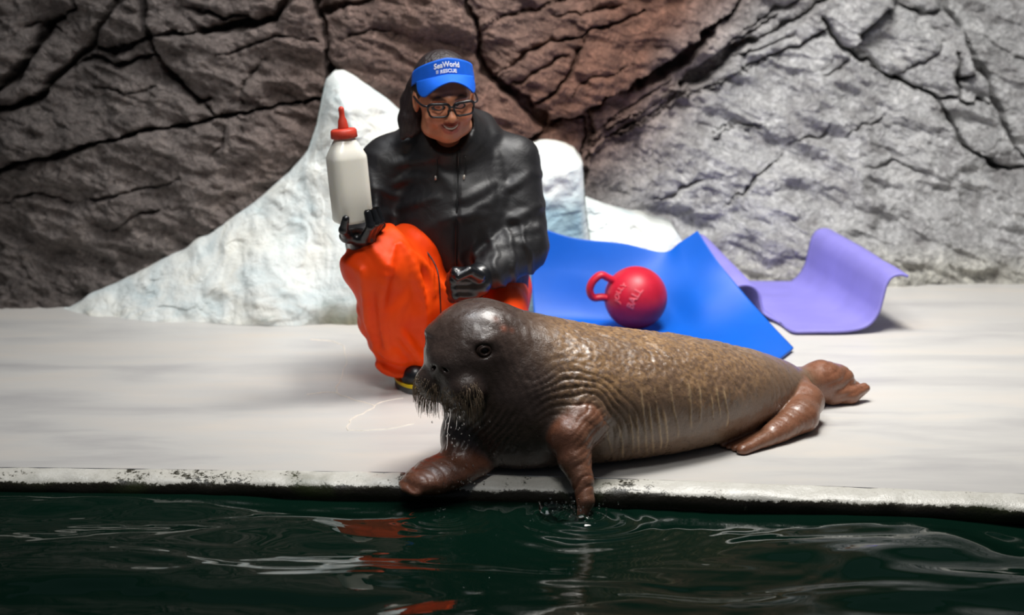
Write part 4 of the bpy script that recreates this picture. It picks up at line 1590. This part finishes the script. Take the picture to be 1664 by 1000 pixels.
TR_R = ridges(trouser_base, [
    [(642, 398), (630, 440), (622, 490), (624, 540), (634, 580)], [(652, 396), (672, 436), (688, 485), (694, 535)],
    [(588, 440), (596, 490), (606, 540), (616, 585)], [(616, 588), (645, 602), (684, 596)], [(700, 440), (718, 468), (734, 490)],
    [(655, 540), (668, 565), (690, 590)], [(612, 560), (640, 574), (660, 590)], [(668, 410), (694, 440), (708, 480)]], .019, .001)
trouser_sdf = with_ridges(trouser_base, TR_R, .011)
V, F = nets(trouser_sdf, (-.52, 4.82, 0.0), (.16, 5.52, .52), .0055)
N = vnormals(V, F)
x, y, z = V.T
m1, t1 = near_seg(V, KNR, (-.30, 5.04, .06), .15)
disp = .004 * fbm(V, 6, 2, 5)
disp += creases(V, (.92, .0, -.28), .085, .024, 71, 1.4) * m1 * sstep(.43, .34, z)
disp += creases(V, (.3, 0, .95), .055, .014, 81, 1.3) * m1 * sstep(.17, .08, z)
m2, t2 = near_seg(V, HIPR, KNR, .16)
disp += creases(V, (.75, .3, .6), .08, .020, 91) * m2 * sstep(.3, .4, z)
disp += creases(V, (.9, 0, .4), .08, .010, 95) * sstep(-.15, -.08, x)
V = V + N * (disp - .006)[:, None]
V[:, 2] = np.maximum(V[:, 2], .006)
tr = mesh_obj('trousers', V, F, ORG.m, person)
tr['label'] = 'bright orange waterproof trousers'

# ---- gloves
GLV = plain('black_rubber_glove', srgb(20, 21, 24), 0.28, 0.55, 0.2, 30, 0.12, 0.003)
V, F = nets(lambda p: smin(hand_sdf(p, r_palm, R_F), cap(p, P(588, 396, 4.94), WRR, .032, .041), .015), (-.50, 4.79, .35), (-.30, 5.04, .53), .0026)
g1 = mesh_obj('glove', V, F, GLV, person)
V, F = nets(lambda p: smin(hand_sdf(p, l_palm, L_F), cap(p, P(778, 460, 4.97), WRL, .034, .042), .015), (-.22, 4.84, .20), (-.02, 5.05, .42), .0026)
g2 = mesh_obj('glove', V, F, GLV, person)

# ---- boots
BOOT = plain('black_boot_rubber', srgb(24, 26, 30), 0.3, 0.5, 0.2, 30)
SOLE = plain('grey_sole', srgb(96, 98, 98), 0.6, 0.3, 0.15, 60)
YEL = plain('yellow_welt', srgb(226, 196, 20), 0.5, 0.4, 0.08, 60)


def boot(toe, heel, shaft, name='boot'):
    toe = np.array(toe, float); heel = np.array(heel, float)
    ax = toe - heel; ln = np.linalg.norm(ax); ax /= ln
    sd = np.array([ax[1], -ax[0], 0])

    def outline(u, off):
        u = np.asarray(u)
        return (.040 + .010 * np.sin(math.pi * np.clip(u, 0, 1) ** .8)) + off

    def fn(p):
        d = chain(p, [heel + [0, 0, .045], (heel + toe) / 2 + [0, 0, .055], toe + [0, 0, .040] - ax * .04], [.042, .046, .042], .02)
        d = smin(d, cap(p, heel + ax * .02 + [0, 0, .05], shaft, .045, .05), .03)
        return smax(d, .022 - p[:, 2], .004)
    lo = np.minimum(np.minimum(toe, heel), shaft) - .075; hi = np.maximum(np.maximum(toe, heel), shaft) + .075
    lo[2] = 0.0
    V, F = nets(fn, lo, hi, .0040)
    b = mesh_obj(name, V, F, BOOT, person)

    def slab(z0, z1, off, mat, nm):
        n = 40
        ring = []
        for k in range(n):
            a = 2 * math.pi * k / n
            c_, s_ = math.cos(a), math.sin(a)
            u = .5 + .5 * c_
            mid = (heel + toe) / 2
            ring.append(mid + ax * c_ * (ln / 2 + .008 + off) + sd * math.copysign(abs(s_) ** .75, s_) * outline(u, off))
        ring = np.array(ring)
        A = ring.copy(); A[:, 2] = z0
        B = ring.copy(); B[:, 2] = z1
        F = [(k, (k + 1) % n, n + (k + 1) % n, n + k) for k in range(n)] + [tuple(range(n))[::-1], tuple(range(n, 2 * n))]
        mesh_obj(nm, np.concatenate([A, B]), F, mat, b, smooth=False)
    slab(.001, .018, .003, SOLE, 'sole')
    slab(.018, .026, .005, YEL, 'welt')
    return b


boot((-.262, 4.950, 0), (-.290, 5.135, 0), (-.292, 5.09, .14))
boot((.0, 5.32, 0.0), (.0, 5.46, 0.0), (.0, 5.40, .09))

# ---- cord hanging from the jacket pocket past the knee
CORD = plain('black_cord', srgb(16, 16, 18), 0.5, 0.4, 0.1, 60)
pts = smooth_path([P(690, 405, 5.005), P(704, 425, 4.985), P(712, 446, 4.95), P(715, 480, 4.94), P(716, 520, 4.94), P(712, 560, 4.94)], 40)
v, f = tube(pts, .0022, 6)
mesh_obj('cord', v, f, CORD, person)

# ---- feeding bottle
t = NT('milky_plastic')
t.set(Base_Color=srgb(244, 240, 228), Roughness=0.28, Specular_IOR_Level=0.5, Transmission_Weight=0.12, Subsurface_Weight=0.35, Subsurface_Radius=(.02, .018, .012))
PLAST = t.m
MILK = plain('milk', srgb(224, 206, 170), 0.4, 0.4, 0.05, 20)
CAPM = plain('red_rubber_cap', srgb(188, 60, 42), 0.45, 0.4, 0.1, 40)
bx_ = np.cross(BOT_AX, [0, 1, 0]); bx_ /= np.linalg.norm(bx_)
by_ = np.cross(BOT_AX, bx_)
SC = 4.97 / FPX


def sq_ring(hh, wd, n=36, pw=.42, mi=0):
    out = []
    for k in range(n):
        a = 2 * math.pi * (k + .5) / n + math.radians(28)
        a0 = 2 * math.pi * (k + .5) / n
        c_, s_ = math.cos(a0), math.sin(a0)
        u, v_ = math.copysign(abs(c_) ** pw, c_), math.copysign(abs(s_) ** pw, s_)
        r_ = math.radians(24)
        u, v_ = u * math.cos(r_) - v_ * math.sin(r_), u * math.sin(r_) + v_ * math.cos(r_)
        out.append(BOT0 + BOT_AX * hh + wd * (u * bx_ + v_ * by_))
    return np.array(out)


def lathe_sq(spec, n=36, capit=True):
    V = np.concatenate([sq_ring(h_, w_, n, p_) for h_, w_, p_ in spec])
    F = []
    for i in range(len(spec) - 1):
        for k in range(n):
            k2 = (k + 1) % n
            F.append((i * n + k, i * n + k2, (i + 1) * n + k2, (i + 1) * n + k))
    if capit:
        F += [tuple(range(n))[::-1], tuple((len(spec) - 1) * n + k for k in range(n))]
    return V, F


bottle = empty('feeding_bottle', tuple(BOT0))
tag(bottle, 'milky plastic feeding bottle with red screw cap and teat held upright', 'bottle')
W0 = .0485
v, f = lathe_sq([(0, W0 * .82, .5), (.004, W0 * .95, .45), (.010, W0, .42), (.10, W0 * 1.0, .42), (.170, W0 * 1.0, .42), (.180, W0 * .99, .45), (.200, W0 * .82, .55), (.220, W0 * .62, .75), (.228, W0 * .56, .95), (.236, W0 * .56, 1.0)])
bo = mesh_obj('bottle_body', v, f, PLAST)
adopt(bottle, bo)
v, f = lathe_sq([(.228, .034, 1), (.230, .036, 1), (.248, .035, 1), (.252, .031, 1), (.254, .010, 1)])
cp = mesh_obj('screw_cap', v, f, CAPM)
v, f = lathe_sq([(.250, .0150, 1), (.258, .0140, 1), (.274, .0120, 1), (.284, .0078, 1), (.296, .0072, 1), (.304, .0080, 1), (.309, .0066, 1), (.312, .0030, 1)])
te = mesh_obj('teat', v, f, CAPM)
adopt(bottle, cp, te)
